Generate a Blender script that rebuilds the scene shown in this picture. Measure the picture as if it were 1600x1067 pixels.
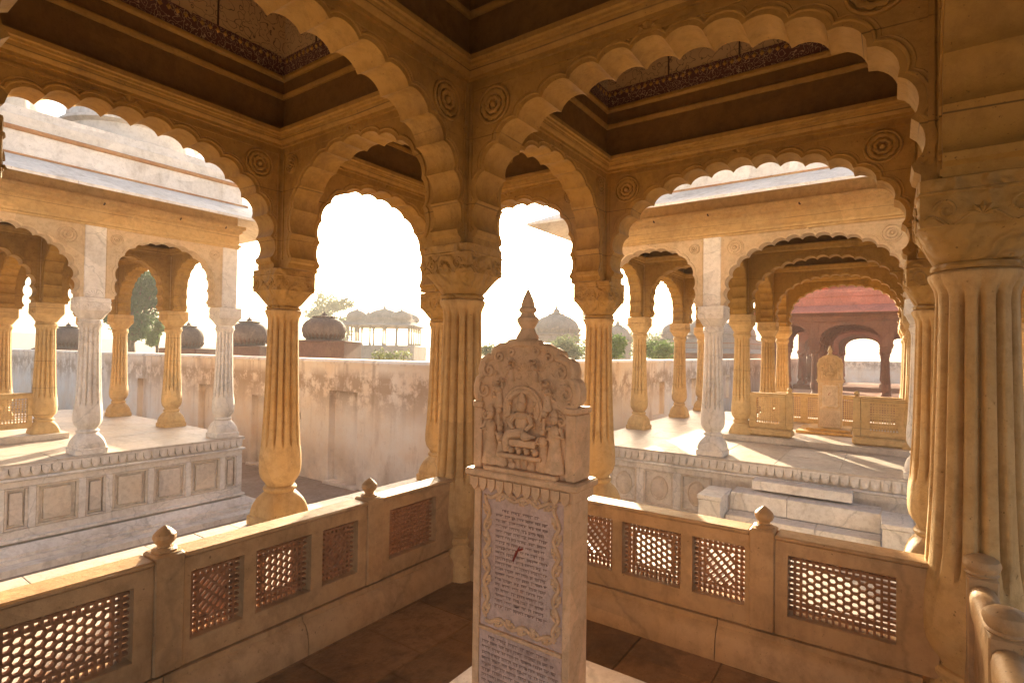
import bpy, math, random
from math import radians, sin, cos, pi, sqrt
from mathutils import Vector, Matrix
from mathutils.geometry import tessellate_polygon

random.seed(7)
for o in list(bpy.data.objects):
    bpy.data.objects.remove(o)
scene = bpy.context.scene
COL = scene.collection

# ------------------------------------------------------------------ camera
YAW, PITCH, ROLL, EYE = radians(34.882), radians(0.9557), radians(0.8635), 1.6
vh = Vector((cos(YAW), sin(YAW), 0)); rt = Vector((sin(YAW), -cos(YAW), 0)); up = Vector((0, 0, 1))
fwd = vh*cos(PITCH) + up*sin(PITCH); u2 = -vh*sin(PITCH) + up*cos(PITCH)
cx = rt*cos(ROLL) + u2*sin(ROLL); cy = -rt*sin(ROLL) + u2*cos(ROLL); cz = -fwd
cam_d = bpy.data.cameras.new('camera'); cam = bpy.data.objects.new('camera', cam_d); COL.objects.link(cam)
cam.matrix_world = Matrix(((cx.x, cy.x, cz.x, 0), (cx.y, cy.y, cz.y, 0), (cx.z, cy.z, cz.z, EYE), (0, 0, 0, 1)))
cam_d.sensor_fit = 'HORIZONTAL'; cam_d.sensor_width = 36; cam_d.lens = 847.05/1600*36
cam_d.shift_y = 0.0013; cam_d.clip_start = 0.02; cam_d.clip_end = 2000
scene.camera = cam

# ------------------------------------------------------------------ light
SUN_EL, SUN_AZ = radians(15.2), radians(34.3)          # azimuth from +x, counter-clockwise
world = bpy.data.worlds.new('World'); scene.world = world; world.use_nodes = True
wn = world.node_tree.nodes; wl = world.node_tree.links
sky = wn.new('ShaderNodeTexSky'); sky.sky_type = 'NISHITA'; sky.sun_disc = False
sky.sun_elevation = SUN_EL; sky.sun_rotation = pi/2 - SUN_AZ
sky.air_density = 0.8; sky.dust_density = 6.0; sky.ozone_density = 0.3
bg = wn['Background']; wl.new(sky.outputs[0], bg.inputs[0]); bg.inputs[1].default_value = 0.10
sd = bpy.data.lights.new('sun', 'SUN'); sd.energy = 5.0; sd.angle = radians(0.6); sd.color = (1.0, 0.84, 0.58)
sun = bpy.data.objects.new('sun', sd); COL.objects.link(sun)
sdir = Vector((cos(SUN_EL)*cos(SUN_AZ), cos(SUN_EL)*sin(SUN_AZ), sin(SUN_EL)))
sun.rotation_euler = sdir.to_track_quat('Z', 'Y').to_euler(); sun.location = sdir*60
vs = scene.view_settings; vs.view_transform = 'Standard'; vs.look = 'None'; vs.gamma = 1.0
vs.exposure = 2.1
scene.render.engine = 'CYCLES'
scene.cycles.max_bounces = 5; scene.cycles.diffuse_bounces = 4; scene.cycles.glossy_bounces = 2; scene.cycles.volume_bounces = 1

# ------------------------------------------------------------------ helpers
class MB:
    def __init__(s): s.v = []; s.f = []
    def add(s, vs_, fs_):
        b = len(s.v); s.v += [tuple(p) for p in vs_]; s.f += [tuple(i+b for i in f) for f in fs_]; return s
    def box(s, x0, x1, y0, y1, z0, z1):
        return s.add([(x0,y0,z0),(x1,y0,z0),(x1,y1,z0),(x0,y1,z0),(x0,y0,z1),(x1,y0,z1),(x1,y1,z1),(x0,y1,z1)],
                     [(3,2,1,0),(4,5,6,7),(0,1,5,4),(1,2,6,5),(2,3,7,6),(3,0,4,7)])
    def cbox(s, x0, x1, y0, y1, z0, z1, b=0.01):
        def rect(i, z):
            a0,a1,b0,b1 = x0+i,x1-i,y0+i,y1-i; c = b*0.7
            return [(a0+c,b0,z),(a1-c,b0,z),(a1,b0+c,z),(a1,b1-c,z),(a1-c,b1,z),(a0+c,b1,z),(a0,b1-c,z),(a0,b0+c,z)]
        return s.loft([rect(b,z0), rect(0,z0+b), rect(0,z1-b), rect(b,z1)], True)
    def loft(s, rings, caps=True, closed=True):
        n = len(rings[0]); b = len(s.v)
        for r in rings: s.v += [tuple(p) for p in r]
        for k in range(len(rings)-1):
            for i in range(n if closed else n-1):
                j = (i+1) % n
                s.f.append((b+k*n+i, b+k*n+j, b+(k+1)*n+j, b+(k+1)*n+i))
        if caps:
            s.f.append(tuple(b+i for i in reversed(range(n)))); e = b+(len(rings)-1)*n
            s.f.append(tuple(e+i for i in range(n)))
        return s
    def lathe(s, prof, seg=32, n=2.0, mod=None, c=(0,0), caps=True):
        rings = []
        for q in prof:
            r, z = q[0], q[1]; nn = q[2] if len(q) > 2 else n
            ring = []
            for i in range(seg):
                t = 2*pi*i/seg; ct, st = cos(t), sin(t)
                k = 1.0 if nn == 2 else (abs(ct)**nn + abs(st)**nn)**(-1/nn)
                rr = r*k*(mod(t, z) if mod else 1)
                ring.append((c[0]+rr*ct, c[1]+rr*st, z))
            rings.append(ring)
        return s.loft(rings, caps)
    def tube(s, pts, r, sides=6, caps=True):
        P = [Vector(p) for p in pts]; rings = []
        for i, p in enumerate(P):
            d = (P[min(i+1, len(P)-1)] - P[max(i-1, 0)])
            if d.length < 1e-9: d = Vector((0,0,1))
            d.normalize(); a = d.cross(Vector((0.31, 0.93, 0.2))).normalized(); b2 = d.cross(a)
            rr = r[i] if isinstance(r, (list, tuple)) else r
            rings.append([p + a*(rr*cos(2*pi*k/sides)) + b2*(rr*sin(2*pi*k/sides)) for k in range(sides)])
        return s.loft(rings, caps)
    def prism_xz(s, poly, y0, y1):
        n = len(poly)
        tris = tessellate_polygon([[Vector((p[0], p[1], 0)) for p in poly]])
        b = len(s.v)
        s.v += [(p[0], y0, p[1]) for p in poly] + [(p[0], y1, p[1]) for p in poly]
        area = sum(poly[i][0]*poly[(i+1)%n][1]-poly[(i+1)%n][0]*poly[i][1] for i in range(n))
        for t in tris:
            a_, b_, c_ = t
            A = (poly[b_][0]-poly[a_][0])*(poly[c_][1]-poly[a_][1])-(poly[c_][0]-poly[a_][0])*(poly[b_][1]-poly[a_][1])
            t2 = (a_, b_, c_) if A > 0 else (a_, c_, b_)
            s.f.append(tuple(b+i for i in t2)); s.f.append(tuple(b+n+i for i in reversed(t2)))
        for i in range(n):
            j = (i+1) % n
            s.f.append((b+i, b+n+i, b+n+j, b+j) if area > 0 else (b+j, b+n+j, b+n+i, b+i))
        return s
    def ell(s, c, r, seg=12, rings=8):
        prof = []
        rr = []
        for k in range(rings+1):
            a = -pi/2 + pi*k/rings; a = max(min(a, pi/2-0.08), -pi/2+0.08)
            rr.append([(c[0]+r[0]*cos(a)*cos(2*pi*i/seg), c[1]+r[1]*cos(a)*sin(2*pi*i/seg), c[2]+r[2]*sin(a)) for i in range(seg)])
        return s.loft(rr, True)
    def sweep(s, x0, x1, y0, y1, prof, inward=True):
        """closed profile [(offset, z)] swept round a rectangle, mitred corners"""
        n = len(prof); b = len(s.v); g = 1 if inward else -1
        for (o, z) in prof:
            o *= g
            s.v += [(x0+o, y0+o, z), (x1-o, y0+o, z), (x1-o, y1-o, z), (x0+o, y1-o, z)]
        for k in range(n):
            k2 = (k+1) % n
            for i in range(4):
                j = (i+1) % 4
                s.f.append((b+k*4+i, b+k*4+j, b+k2*4+j, b+k2*4+i))
        return s
    def xform(s, fn): s.v = [tuple(fn(p)) for p in s.v]; return s
    def mesh(s, name, smooth=35):
        me = bpy.data.meshes.new(name); me.from_pydata(s.v, [], s.f); me.validate(); 
        import bmesh
        bm = bmesh.new(); bm.from_mesh(me); bmesh.ops.recalc_face_normals(bm, faces=bm.faces); bm.to_mesh(me); bm.free()
        if smooth:
            me.shade_smooth(); me.set_sharp_from_angle(angle=radians(smooth))
        me.update(); return me

def put(name, me, mat, parent=None, loc=(0,0,0), rz=0.0, rx=0.0, ry=0.0, scale=None):
    if isinstance(me, MB): me = me.mesh(name)
    o = bpy.data.objects.new(name, me); COL.objects.link(o)
    if mat is not None:
        if not me.materials: me.materials.append(mat); 
        elif me.materials[0] is not mat:
            o.material_slots[0].link = 'OBJECT'; o.material_slots[0].material = mat
    o.location = loc; o.rotation_euler = (rx, ry, rz)
    if scale: o.scale = scale
    if parent is not None: o.parent = parent
    return o
def thing(name, label, cat, loc=(0,0,0), group=None, rz=0.0):
    o = bpy.data.objects.new(name, None); COL.objects.link(o); o.location = loc; o.rotation_euler = (0,0,rz)
    o.empty_display_size = 0.1
    o['label'] = label; o['category'] = cat
    if group: o['group'] = group
    return o
def tag(o, label, cat, group=None):
    o['label'] = label; o['category'] = cat
    if group: o['group'] = group
    return o

# ------------------------------------------------------------------ materials
def nt(name):
    m = bpy.data.materials.new(name); m.use_nodes = True
    t = m.node_tree; return m, t, t.nodes, t.links, t.nodes['Principled BSDF']
def stone(name, base, alt, stain=None, stain_amt=0.35, sc=1.0, rough=0.6, bump=0.25, carve=0.0, carve_sc=9, sz=0.35, courses=0.0, joints=None, spec=0.3):
    m, t, N, L, B = nt(name)
    geo = N.new('ShaderNodeNewGeometry')
    def noise(scale, det=6, rgh=0.6, vec=None):
        n = N.new('ShaderNodeTexNoise'); n.inputs['Scale'].default_value = scale*sc; n.inputs['Detail'].default_value = det
        n.inputs['Roughness'].default_value = rgh; L.new(vec or geo.outputs['Position'], n.inputs['Vector']); return n
    def ramp(src, p0, p1):
        r = N.new('ShaderNodeMapRange'); r.inputs[1].default_value = p0; r.inputs[2].default_value = p1; r.clamp = True
        L.new(src, r.inputs[0]); return r.outputs[0]
    def mix(fac, a, b):
        x = N.new('ShaderNodeMix'); x.data_type = 'RGBA'
        if isinstance(fac, float): x.inputs[0].default_value = fac
        else: L.new(fac, x.inputs[0])
        for i, v in ((6, a), (7, b)):
            if isinstance(v, tuple): x.inputs[i].default_value = (*v, 1)
            else: L.new(v, x.inputs[i])
        return x.outputs[2]
    n1 = noise(2.2); c = mix(ramp(n1.outputs[0], 0.35, 0.68), base, alt)
    n2 = noise(14, 8, 0.7)
    c = mix(ramp(n2.outputs[0], 0.45, 0.75), c, tuple(x*0.78 for x in alt))
    if stain:
        mp = N.new('ShaderNodeMapping'); mp.inputs['Scale'].default_value = (1, 1, sz); L.new(geo.outputs['Position'], mp.inputs[0])
        n3 = noise(3.3, 9, 0.72, mp.outputs[0]); f = ramp(n3.outputs[0], 0.52, 0.72)
        mu = N.new('ShaderNodeMath'); mu.operation = 'MULTIPLY'; mu.inputs[1].default_value = stain_amt; L.new(f, mu.inputs[0])
        c = mix(mu.outputs[0], c, stain)
    if joints:      # fine dark veins / cracks
        vo = N.new('ShaderNodeTexVoronoi'); vo.feature = 'DISTANCE_TO_EDGE'; vo.inputs['Scale'].default_value = joints
        nz = noise(3, 4); vm = N.new('ShaderNodeVectorMath'); vm.operation = 'ADD'
        L.new(geo.outputs['Position'], vm.inputs[0]); vs2 = N.new('ShaderNodeVectorMath'); vs2.operation = 'SCALE'; vs2.inputs['Scale'].default_value = 0.25
        L.new(nz.outputs['Color'], vs2.inputs[0]); L.new(vs2.outputs[0], vm.inputs[1]); L.new(vm.outputs[0], vo.inputs['Vector'])
        f = ramp(vo.outputs['Distance'], 0.012, 0.0)
        mu = N.new('ShaderNodeMath'); mu.operation = 'MULTIPLY'; mu.inputs[1].default_value = 0.35; L.new(f, mu.inputs[0])
        c = mix(mu.outputs[0], c, tuple(x*0.3 for x in base))
    vb = N.new('ShaderNodeTexVoronoi'); vb.inputs['Scale'].default_value = 2.1*sc; L.new(geo.outputs['Position'], vb.inputs['Vector'])
    hs = N.new('ShaderNodeHueSaturation'); hs.inputs['Fac'].default_value = 1.0
    sc_ = N.new('ShaderNodeSeparateColor'); L.new(vb.outputs['Color'], sc_.inputs[0])
    vr = N.new('ShaderNodeMapRange'); vr.inputs[3].default_value = 0.90; vr.inputs[4].default_value = 1.07; L.new(sc_.outputs[0], vr.inputs[0])
    nv = noise(1.1, 3); va = N.new('ShaderNodeMapRange'); va.inputs[1].default_value = .3; va.inputs[2].default_value = .7; va.inputs[3].default_value = 0.86; va.inputs[4].default_value = 1.08; L.new(nv.outputs[0], va.inputs[0])
    vm_ = N.new('ShaderNodeMath'); vm_.operation = 'MULTIPLY'; L.new(vr.outputs[0], vm_.inputs[0]); L.new(va.outputs[0], vm_.inputs[1])
    L.new(vm_.outputs[0], hs.inputs['Value']); L.new(c, hs.inputs['Color']); c = hs.outputs[0]
    sp = noise(60, 3, 0.6); c = mix(ramp(sp.outputs[0], 0.66, 0.74), c, tuple(x*0.45 for x in alt))
    jm = None
    if courses:
        sx_ = N.new('ShaderNodeSeparateXYZ'); L.new(geo.outputs['Position'], sx_.inputs[0])
        wob = noise(0.7, 2); wb = N.new('ShaderNodeMath'); wb.operation = 'MULTIPLY_ADD'; wb.inputs[1].default_value = 0.05; L.new(wob.outputs[0], wb.inputs[0]); L.new(sx_.outputs[2], wb.inputs[2])
        md = N.new('ShaderNodeMath'); md.operation = 'PINGPONG'; md.inputs[1].default_value = courses/2; L.new(wb.outputs[0], md.inputs[0])
        jm = ramp(md.outputs[0], 0.0045, 0.0015)
        jk = N.new('ShaderNodeMath'); jk.operation = 'MULTIPLY'; L.new(jm, jk.inputs[0]); L.new(ramp(n1.outputs[0], 0.3, 0.6), jk.inputs[1])
        c = mix(jk.outputs[0], c, tuple(x*0.35 for x in alt))
    L.new(c, B.inputs['Base Color'])
    rr = N.new('ShaderNodeMapRange'); rr.inputs[3].default_value = rough-0.12; rr.inputs[4].default_value = rough+0.15
    L.new(n2.outputs[0], rr.inputs[0]); L.new(rr.outputs[0], B.inputs['Roughness'])
    B.inputs['Specular IOR Level'].default_value = spec
    nb = noise(38, 7, 0.7)
    bp = N.new('ShaderNodeBump'); bp.inputs['Strength'].default_value = min(1, bump*2.2); bp.inputs['Distance'].default_value = 0.006
    L.new(nb.outputs[0], bp.inputs['Height'])
    nrm = bp.outputs[0]
    nb2 = noise(8, 6, 0.65); b2 = N.new('ShaderNodeBump'); b2.inputs['Strength'].default_value = min(1, bump*1.6); b2.inputs['Distance'].default_value = 0.014
    L.new(nb2.outputs[0], b2.inputs['Height']); L.new(nrm, b2.inputs['Normal']); nrm = b2.outputs[0]
    if carve:
        v2 = N.new('ShaderNodeTexVoronoi'); v2.feature = 'SMOOTH_F1'; v2.inputs['Scale'].default_value = carve_sc
        nz = noise(4, 3); vm = N.new('ShaderNodeVectorMath'); vm.operation = 'ADD'; vs2 = N.new('ShaderNodeVectorMath'); vs2.operation = 'SCALE'; vs2.inputs['Scale'].default_value = 0.18
        L.new(nz.outputs['Color'], vs2.inputs[0]); L.new(vs2.outputs[0], vm.inputs[1]); L.new(geo.outputs['Position'], vm.inputs[0]); L.new(vm.outputs[0], v2.inputs['Vector'])
        wv = N.new('ShaderNodeMath'); wv.operation = 'MULTIPLY'; wv.inputs[1].default_value = 16; L.new(v2.outputs['Distance'], wv.inputs[0])
        sn = N.new('ShaderNodeMath'); sn.operation = 'SINE'; L.new(wv.outputs[0], sn.inputs[0])
        b3 = N.new('ShaderNodeBump'); b3.inputs['Strength'].default_value = carve; b3.inputs['Distance'].default_value = 0.012
        L.new(sn.outputs[0], b3.inputs['Height']); L.new(nrm, b3.inputs['Normal']); nrm = b3.outputs[0]
    L.new(nrm, B.inputs['Normal'])
    return m
M = {}
M['gold'] = stone('golden_stone', (0.65,0.435,0.20), (0.55,0.33,0.115), (0.25,0.14,0.055), 0.75, rough=0.6, bump=0.35, sz=0.10)
M['gold_mid'] = stone('shaded_golden_stone', (0.44,0.252,0.056), (0.36,0.195,0.038), (0.14,0.068,0.016), 0.6, rough=0.6, courses=0.43)  # darker copy of the golden stone: interior shade on arches put into the colour
M['gold_dark'] = stone('shade_darkened_ochre', (0.23,0.118,0.026), (0.18,0.088,0.018), (0.11,0.05,0.014), 0.6, rough=0.65)  # darkest copy: shade up at the beams and ceiling is painted into it
M['cream'] = stone('cream_limewash', (0.72,0.55,0.36), (0.65,0.46,0.27), (0.44,0.30,0.18), 0.4, rough=0.7)
M['gold_carved'] = stone('carved_golden_stone', (0.48,0.285,0.08), (0.40,0.225,0.055), (0.24,0.125,0.045), 0.55, rough=0.55, carve=0.7, carve_sc=8)
M['rail'] = stone('railing_stone', (0.54,0.345,0.175), (0.44,0.265,0.12), (0.20,0.105,0.045), 0.65, rough=0.45, joints=0.7)
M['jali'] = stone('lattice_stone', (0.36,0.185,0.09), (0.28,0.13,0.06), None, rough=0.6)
M['ochre'] = stone('ochre_limewash', (0.67,0.46,0.22), (0.59,0.375,0.155), (0.36,0.21,0.10), 0.5, rough=0.7, courses=0.45)
M['marble'] = stone('white_marble', (0.86,0.80,0.74), (0.79,0.70,0.61), (0.40,0.29,0.20), 0.5, rough=0.5, joints=1.1)
M['marble_dirty'] = stone('weathered_marble', (0.76,0.67,0.58), (0.66,0.54,0.43), (0.27,0.20,0.15), 0.65, rough=0.6)
M['panel'] = stone('panel_marble', (0.76,0.66,0.54), (0.68,0.54,0.40), (0.36,0.26,0.17), 0.5, rough=0.6)
M['limewhite'] = stone('white_limewash_roof', (0.86,0.82,0.77), (0.79,0.73,0.66), (0.34,0.27,0.20), 0.55, rough=0.75)
M['roofline'] = stone('rust_roof_moulding', (0.55,0.34,0.16), (0.42,0.20,0.10), None, rough=0.7)
M['stele'] = stone('carved_pink_marble', (0.80,0.53,0.31), (0.72,0.43,0.22), (0.34,0.16,0.08), 0.5, sc=2.2, rough=0.45)
M['stele_panel'] = stone('inscribed_grey_marble', (0.72,0.53,0.44), (0.64,0.43,0.33), (0.25,0.15,0.11), 0.65, sc=2.5, rough=0.4)
M['ink'] = stone('dark_inscription', (0.40,0.26,0.20), (0.30,0.18,0.14), None, rough=0.8)
M['vermilion'] = stone('vermilion_smear', (0.34,0.06,0.04), (0.28,0.05,0.03), None, rough=0.8)
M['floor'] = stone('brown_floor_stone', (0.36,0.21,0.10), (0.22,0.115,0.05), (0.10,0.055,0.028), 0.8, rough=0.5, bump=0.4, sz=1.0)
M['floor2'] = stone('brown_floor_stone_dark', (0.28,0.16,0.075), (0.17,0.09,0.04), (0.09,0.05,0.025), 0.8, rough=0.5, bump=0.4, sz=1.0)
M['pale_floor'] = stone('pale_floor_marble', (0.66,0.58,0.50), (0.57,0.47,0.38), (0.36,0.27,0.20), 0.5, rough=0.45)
M['red'] = stone('red_sandstone', (0.34,0.13,0.06), (0.27,0.095,0.045), (0.13,0.055,0.035), 0.5, rough=0.75)
M['red_roof'] = stone('pink_sandstone_roof', (0.72,0.25,0.16), (0.62,0.20,0.12), (0.26,0.10,0.06), 0.4, rough=0.75)
M['dome'] = stone('blackened_dome_stone', (0.15,0.105,0.095), (0.09,0.06,0.055), (0.24,0.17,0.13), 0.5, rough=0.85)
M['dome_base'] = stone('maroon_dome_base', (0.13,0.065,0.05), (0.09,0.045,0.035), (0.16,0.10,0.06), 0.6, rough=0.85)
M['grey'] = stone('grey_far_stone', (0.34,0.28,0.235), (0.26,0.21,0.175), (0.14,0.11,0.09), 0.6, rough=0.85)
M['ground'] = stone('dusty_paving', (0.42,0.33,0.27), (0.34,0.25,0.19), (0.22,0.15,0.11), 0.5, rough=0.85, joints=0.8)
M['iron'] = stone('rusty_iron', (0.07,0.04,0.03), (0.10,0.05,0.03), None, rough=0.7)
M['bark'] = stone('bark', (0.12,0.085,0.06), (0.08,0.055,0.04), None, rough=0.9, bump=0.6)
M['hill'] = stone('hazy_hill', (0.20,0.21,0.18), (0.16,0.17,0.14), None, sc=0.05, rough=0.9)

def plaster():
    m, t, N, L, B = nt('peeling_white_plaster')
    geo = N.new('ShaderNodeNewGeometry'); sep = N.new('ShaderNodeSeparateXYZ'); L.new(geo.outputs['Position'], sep.inputs[0])
    def noise(scale, det, rg=0.65, sz=1.0):
        mp = N.new('ShaderNodeMapping'); mp.inputs['Scale'].default_value = (1, 1, sz); L.new(geo.outputs['Position'], mp.inputs[0])
        n = N.new('ShaderNodeTexNoise'); n.inputs['Scale'].default_value = scale; n.inputs['Detail'].default_value = det; n.inputs['Roughness'].default_value = rg
        L.new(mp.outputs[0], n.inputs['Vector']); return n.outputs[0]
    def mr(src, a, b):
        r = N.new('ShaderNodeMapRange'); r.inputs[1].default_value = a; r.inputs[2].default_value = b; L.new(src, r.inputs[0]); return r.outputs[0]
    def mth(op, a, b):
        x = N.new('ShaderNodeMath'); x.operation = op
        for i, q in ((0, a), (1, b)):
            if isinstance(q, (int, float)): x.inputs[i].default_value = q
            else: L.new(q, x.inputs[i])
        return x.outputs[0]
    def mix(f, a, b):
        x = N.new('ShaderNodeMix'); x.data_type = 'RGBA'; L.new(f, x.inputs[0])
        for i, q in ((6, a), (7, b)):
            if isinstance(q, tuple): x.inputs[i].default_value = (*q, 1)
            else: L.new(q, x.inputs[i])
        return x.outputs[2]
    c = mix(mr(noise(0.9, 5), 0.38, 0.66), (0.86,0.77,0.68), (0.82,0.65,0.49))
    # peeled band under the coping: a zone of bare brown render with a ragged outline
    zone = mth('MULTIPLY', mr(sep.outputs[2], 0.1, 0.75), mr(sep.outputs[2], 1.22, 1.0))
    peel = mth('MULTIPLY', zone, mr(noise(2.3, 10, 0.74), 0.44, 0.53))
    c = mix(mth('MULTIPLY', peel, 0.8), c, (0.40,0.26,0.16))
    c = mix(mth('MULTIPLY', mr(noise(1.6, 9, 0.75, 0.25), 0.56, 0.68), 0.55), c, (0.46,0.29,0.18))
    c = mix(mth('MULTIPLY', mr(noise(9, 8, 0.75), 0.58, 0.75), 0.5), c, (0.30,0.20,0.14))
    drip = mth('MULTIPLY', mr(noise(4.5, 6, 0.6, 0.06), 0.52, 0.66), mr(sep.outputs[2], -0.6, 1.2))
    c = mix(mth('MULTIPLY', drip, 0.6), c, (0.36,0.24,0.16))
    foot = mth('MULTIPLY', mr(sep.outputs[2], -0.4, -1.3), mr(noise(1.2, 6, 0.7), 0.35, 0.6))
    c = mix(mth('MULTIPLY', foot, 0.7), c, (0.36,0.26,0.19))
    L.new(c, B.inputs['Base Color']); B.inputs['Roughness'].default_value = 0.88
    bp = N.new('ShaderNodeBump'); bp.inputs['Strength'].default_value = 0.5; bp.inputs['Distance'].default_value = 0.02
    L.new(noise(6, 9, 0.75), bp.inputs['Height']); L.new(bp.outputs[0], B.inputs['Normal'])
    return m
M['plaster'] = plaster()

def painted(name, ground, ink, sc, thick, accent=None):
    """painted arabesque: curling vine lines on a plain ground"""
    m, t, N, L, B = nt(name)
    geo = N.new('ShaderNodeNewGeometry')
    nz = N.new('ShaderNodeTexNoise'); nz.inputs['Scale'].default_value = sc*0.5; nz.inputs['Detail'].default_value = 2
    L.new(geo.outputs['Position'], nz.inputs['Vector'])
    s1 = N.new('ShaderNodeVectorMath'); s1.operation = 'SCALE'; s1.inputs['Scale'].default_value = 0.9/sc*2; L.new(nz.outputs['Color'], s1.inputs[0])
    ad = N.new('ShaderNodeVectorMath'); ad.operation = 'ADD'; L.new(geo.outputs['Position'], ad.inputs[0]); L.new(s1.outputs[0], ad.inputs[1])
    vo = N.new('ShaderNodeTexVoronoi'); vo.inputs['Scale'].default_value = sc; L.new(ad.outputs[0], vo.inputs['Vector'])
    mu = N.new('ShaderNodeMath'); mu.operation = 'MULTIPLY'; mu.inputs[1].default_value = 14; L.new(vo.outputs['Distance'], mu.inputs[0])
    sn = N.new('ShaderNodeMath'); sn.operation = 'SINE'; L.new(mu.outputs[0], sn.inputs[0])
    r = N.new('ShaderNodeMapRange'); r.inputs[1].default_value = thick; r.inputs[2].default_value = thick+0.15; L.new(sn.outputs[0], r.inputs[0])
    x = N.new('ShaderNodeMix'); x.data_type = 'RGBA'; L.new(r.outputs[0], x.inputs[0]); x.inputs[6].default_value = (*ground, 1); x.inputs[7].default_value = (*ink, 1)
    L.new(x.outputs[2], B.inputs['Base Color']); B.inputs['Roughness'].default_value = 0.6
    return m
M['painted_dark'] = painted('maroon_painted_frieze', (0.10,0.035,0.03), (0.46,0.33,0.20), 26, 0.80)
M['painted_tan'] = painted('tan_painted_panel', (0.52,0.37,0.20), (0.10,0.07,0.05), 15, 0.86)

def leafmat(name, c1, c2):
    m, t, N, L, B = nt(name)
    geo = N.new('ShaderNodeNewGeometry'); n = N.new('ShaderNodeTexNoise'); n.inputs['Scale'].default_value = 1.3; L.new(geo.outputs['Position'], n.inputs['Vector'])
    x = N.new('ShaderNodeMix'); x.data_type = 'RGBA'; L.new(n.outputs[0], x.inputs[0]); x.inputs[6].default_value = (*c1, 1); x.inputs[7].default_value = (*c2, 1)
    L.new(x.outputs[2], B.inputs['Base Color']); B.inputs['Roughness'].default_value = 0.6
    tr = N.new('ShaderNodeBsdfTranslucent'); L.new(x.outputs[2], tr.inputs[0])
    ms = N.new('ShaderNodeMixShader'); ms.inputs[0].default_value = 0.35; L.new(B.outputs[0], ms.inputs[1]); L.new(tr.outputs[0], ms.inputs[2])
    L.new(ms.outputs[0], N['Material Output'].inputs[0]); return m
M['leaf_dark'] = leafmat('dark_leaves', (0.035,0.075,0.025), (0.06,0.11,0.035))
M['leaf'] = leafmat('green_leaves', (0.07,0.12,0.03), (0.12,0.17,0.05))
M['leaf_pale'] = leafmat('dusty_leaves', (0.11,0.14,0.06), (0.17,0.19,0.10))

# ------------------------------------------------------------------ pavilion pieces (z = 0 at the pavilion floor)
ZCAP, ZAPEX = 2.28, 3.27
TH = 0.12                       # half thickness of an arch wall
cache = {}
def shaft_mesh():
    if 'shaft' in cache: return cache['shaft']
    NR, SEG = 14, 196
    prof = [(.118,.345),(.128,.375),(.150,.40),(.168,.435),(.178,.48),(.180,.54),(.177,.62),(.171,.68),(.168,.70),(.166,.72),(.164,.75),(.160,.80),(.152,.95),(.146,1.1),(.141,1.3),(.136,1.5),(.132,1.7),(.130,1.80),(.131,1.83),(.135,1.86),(.146,1.885),(.154,1.905),(.154,1.92),(.140,1.93)]
    def mod(t, z):
        a = abs(cos(NR*t/2))**9                    # groove line
        k = min(1, max(0, (z-.685)/.075))
        if k < 1: k = k if a > .55 else k*0.15     # pointed groove tips
        k2 = min(1, max(0, (1.865-z)/.05))
        e = 1 - 0.22*a*k*k2 + 0.012*(1-a)*k*k2
        if z < .70: e += 0.012*abs(cos(NR*t/2))*(-1)
        if z > 1.84: e += 0.035*(abs(sin(NR*t/2))-0.5)
        return e
    cache['shaft'] = MB().lathe(prof, SEG, 2, mod).mesh('column'); return cache['shaft']
def base_mesh():
    if 'base' in cache: return cache['base']
    prof = [(.200,0,14),(.206,.006,14),(.206,.075,14),(.200,.082,12),(.192,.088,9),(.196,.11,7),(.193,.14,6),(.184,.18,5),(.168,.225,4),(.148,.26,3),(.132,.285,2.3),(.126,.295,2),(.134,.303,2),(.142,.315,2),(.142,.328,2),(.132,.342,2),(.116,.347,2)]
    cache['base'] = MB().lathe(prof, 64).mesh('column_base'); return cache['base']
def capital_mesh():
    if 'cap' in cache: return cache['cap']
    prof = [(.130,1.928,2),(.146,1.934,2),(.150,1.945,2),(.146,1.957,2),(.136,1.962,2),(.142,1.968,2),(.150,1.985,2.4),(.160,2.01,3),(.172,2.04,4),(.184,2.07,6),(.190,2.085,9),(.198,2.092,14),(.198,2.215,16),(.203,2.219,16),(.203,2.226,16),(.198,2.230,16),(.198,2.278,16),(.190,2.28,16)]
    b = MB().lathe(prof, 64)
    for q in range(4):                                # carved scrolls and a lotus on each face
        rot = Matrix.Rotation(q*pi/2, 3, 'Z')
        def T(u, z, d=0.2005): return rot @ Vector((u, -d, z))
        for s in (-1, 1):
            pts = []
            for k in range(22):
                a = k/21*2.6*pi; r = .045*(1-k/24)
                pts.append(T(s*(.11+r*cos(a)*.9), 2.15+r*sin(a)))
            b.tube(pts, .006, 5)
            b.tube([T(s*u, 2.112+.02*sin(u*50)) for u in [.02+.16*k/10 for k in range(11)]], .005, 5)
        for k in range(5):
            a = pi*(k+.5)/5
            b.add(*petal(T(0, 2.125), rot @ Vector((cos(a), 0, sin(a))), rot @ Vector((-sin(a), 0, cos(a))), rot @ Vector((0, -1, 0)), .05, .014))
    cache['cap'] = b.mesh('capital'); return cache['cap']
def petal(o, d, w, n, ln, wd):
    o, d, w, n = Vector(o), Vector(d), Vector(w), Vector(n)
    P = [o, o+d*ln*.55+w*wd, o+d*ln, o+d*ln*.55-w*wd, o+d*ln*.5+n*wd*.7]
    return P, [(0,1,4),(1,2,4),(2,3,4),(3,0,4)]
def pier_mesh():
    if 'pier' in cache: return cache['pier']
    h = TH+.012
    b = MB().cbox(-h, h, -h, h, 2.279, 3.42, .012)
    cache['pier'] = b.mesh('pier'); return cache['pier']
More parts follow.
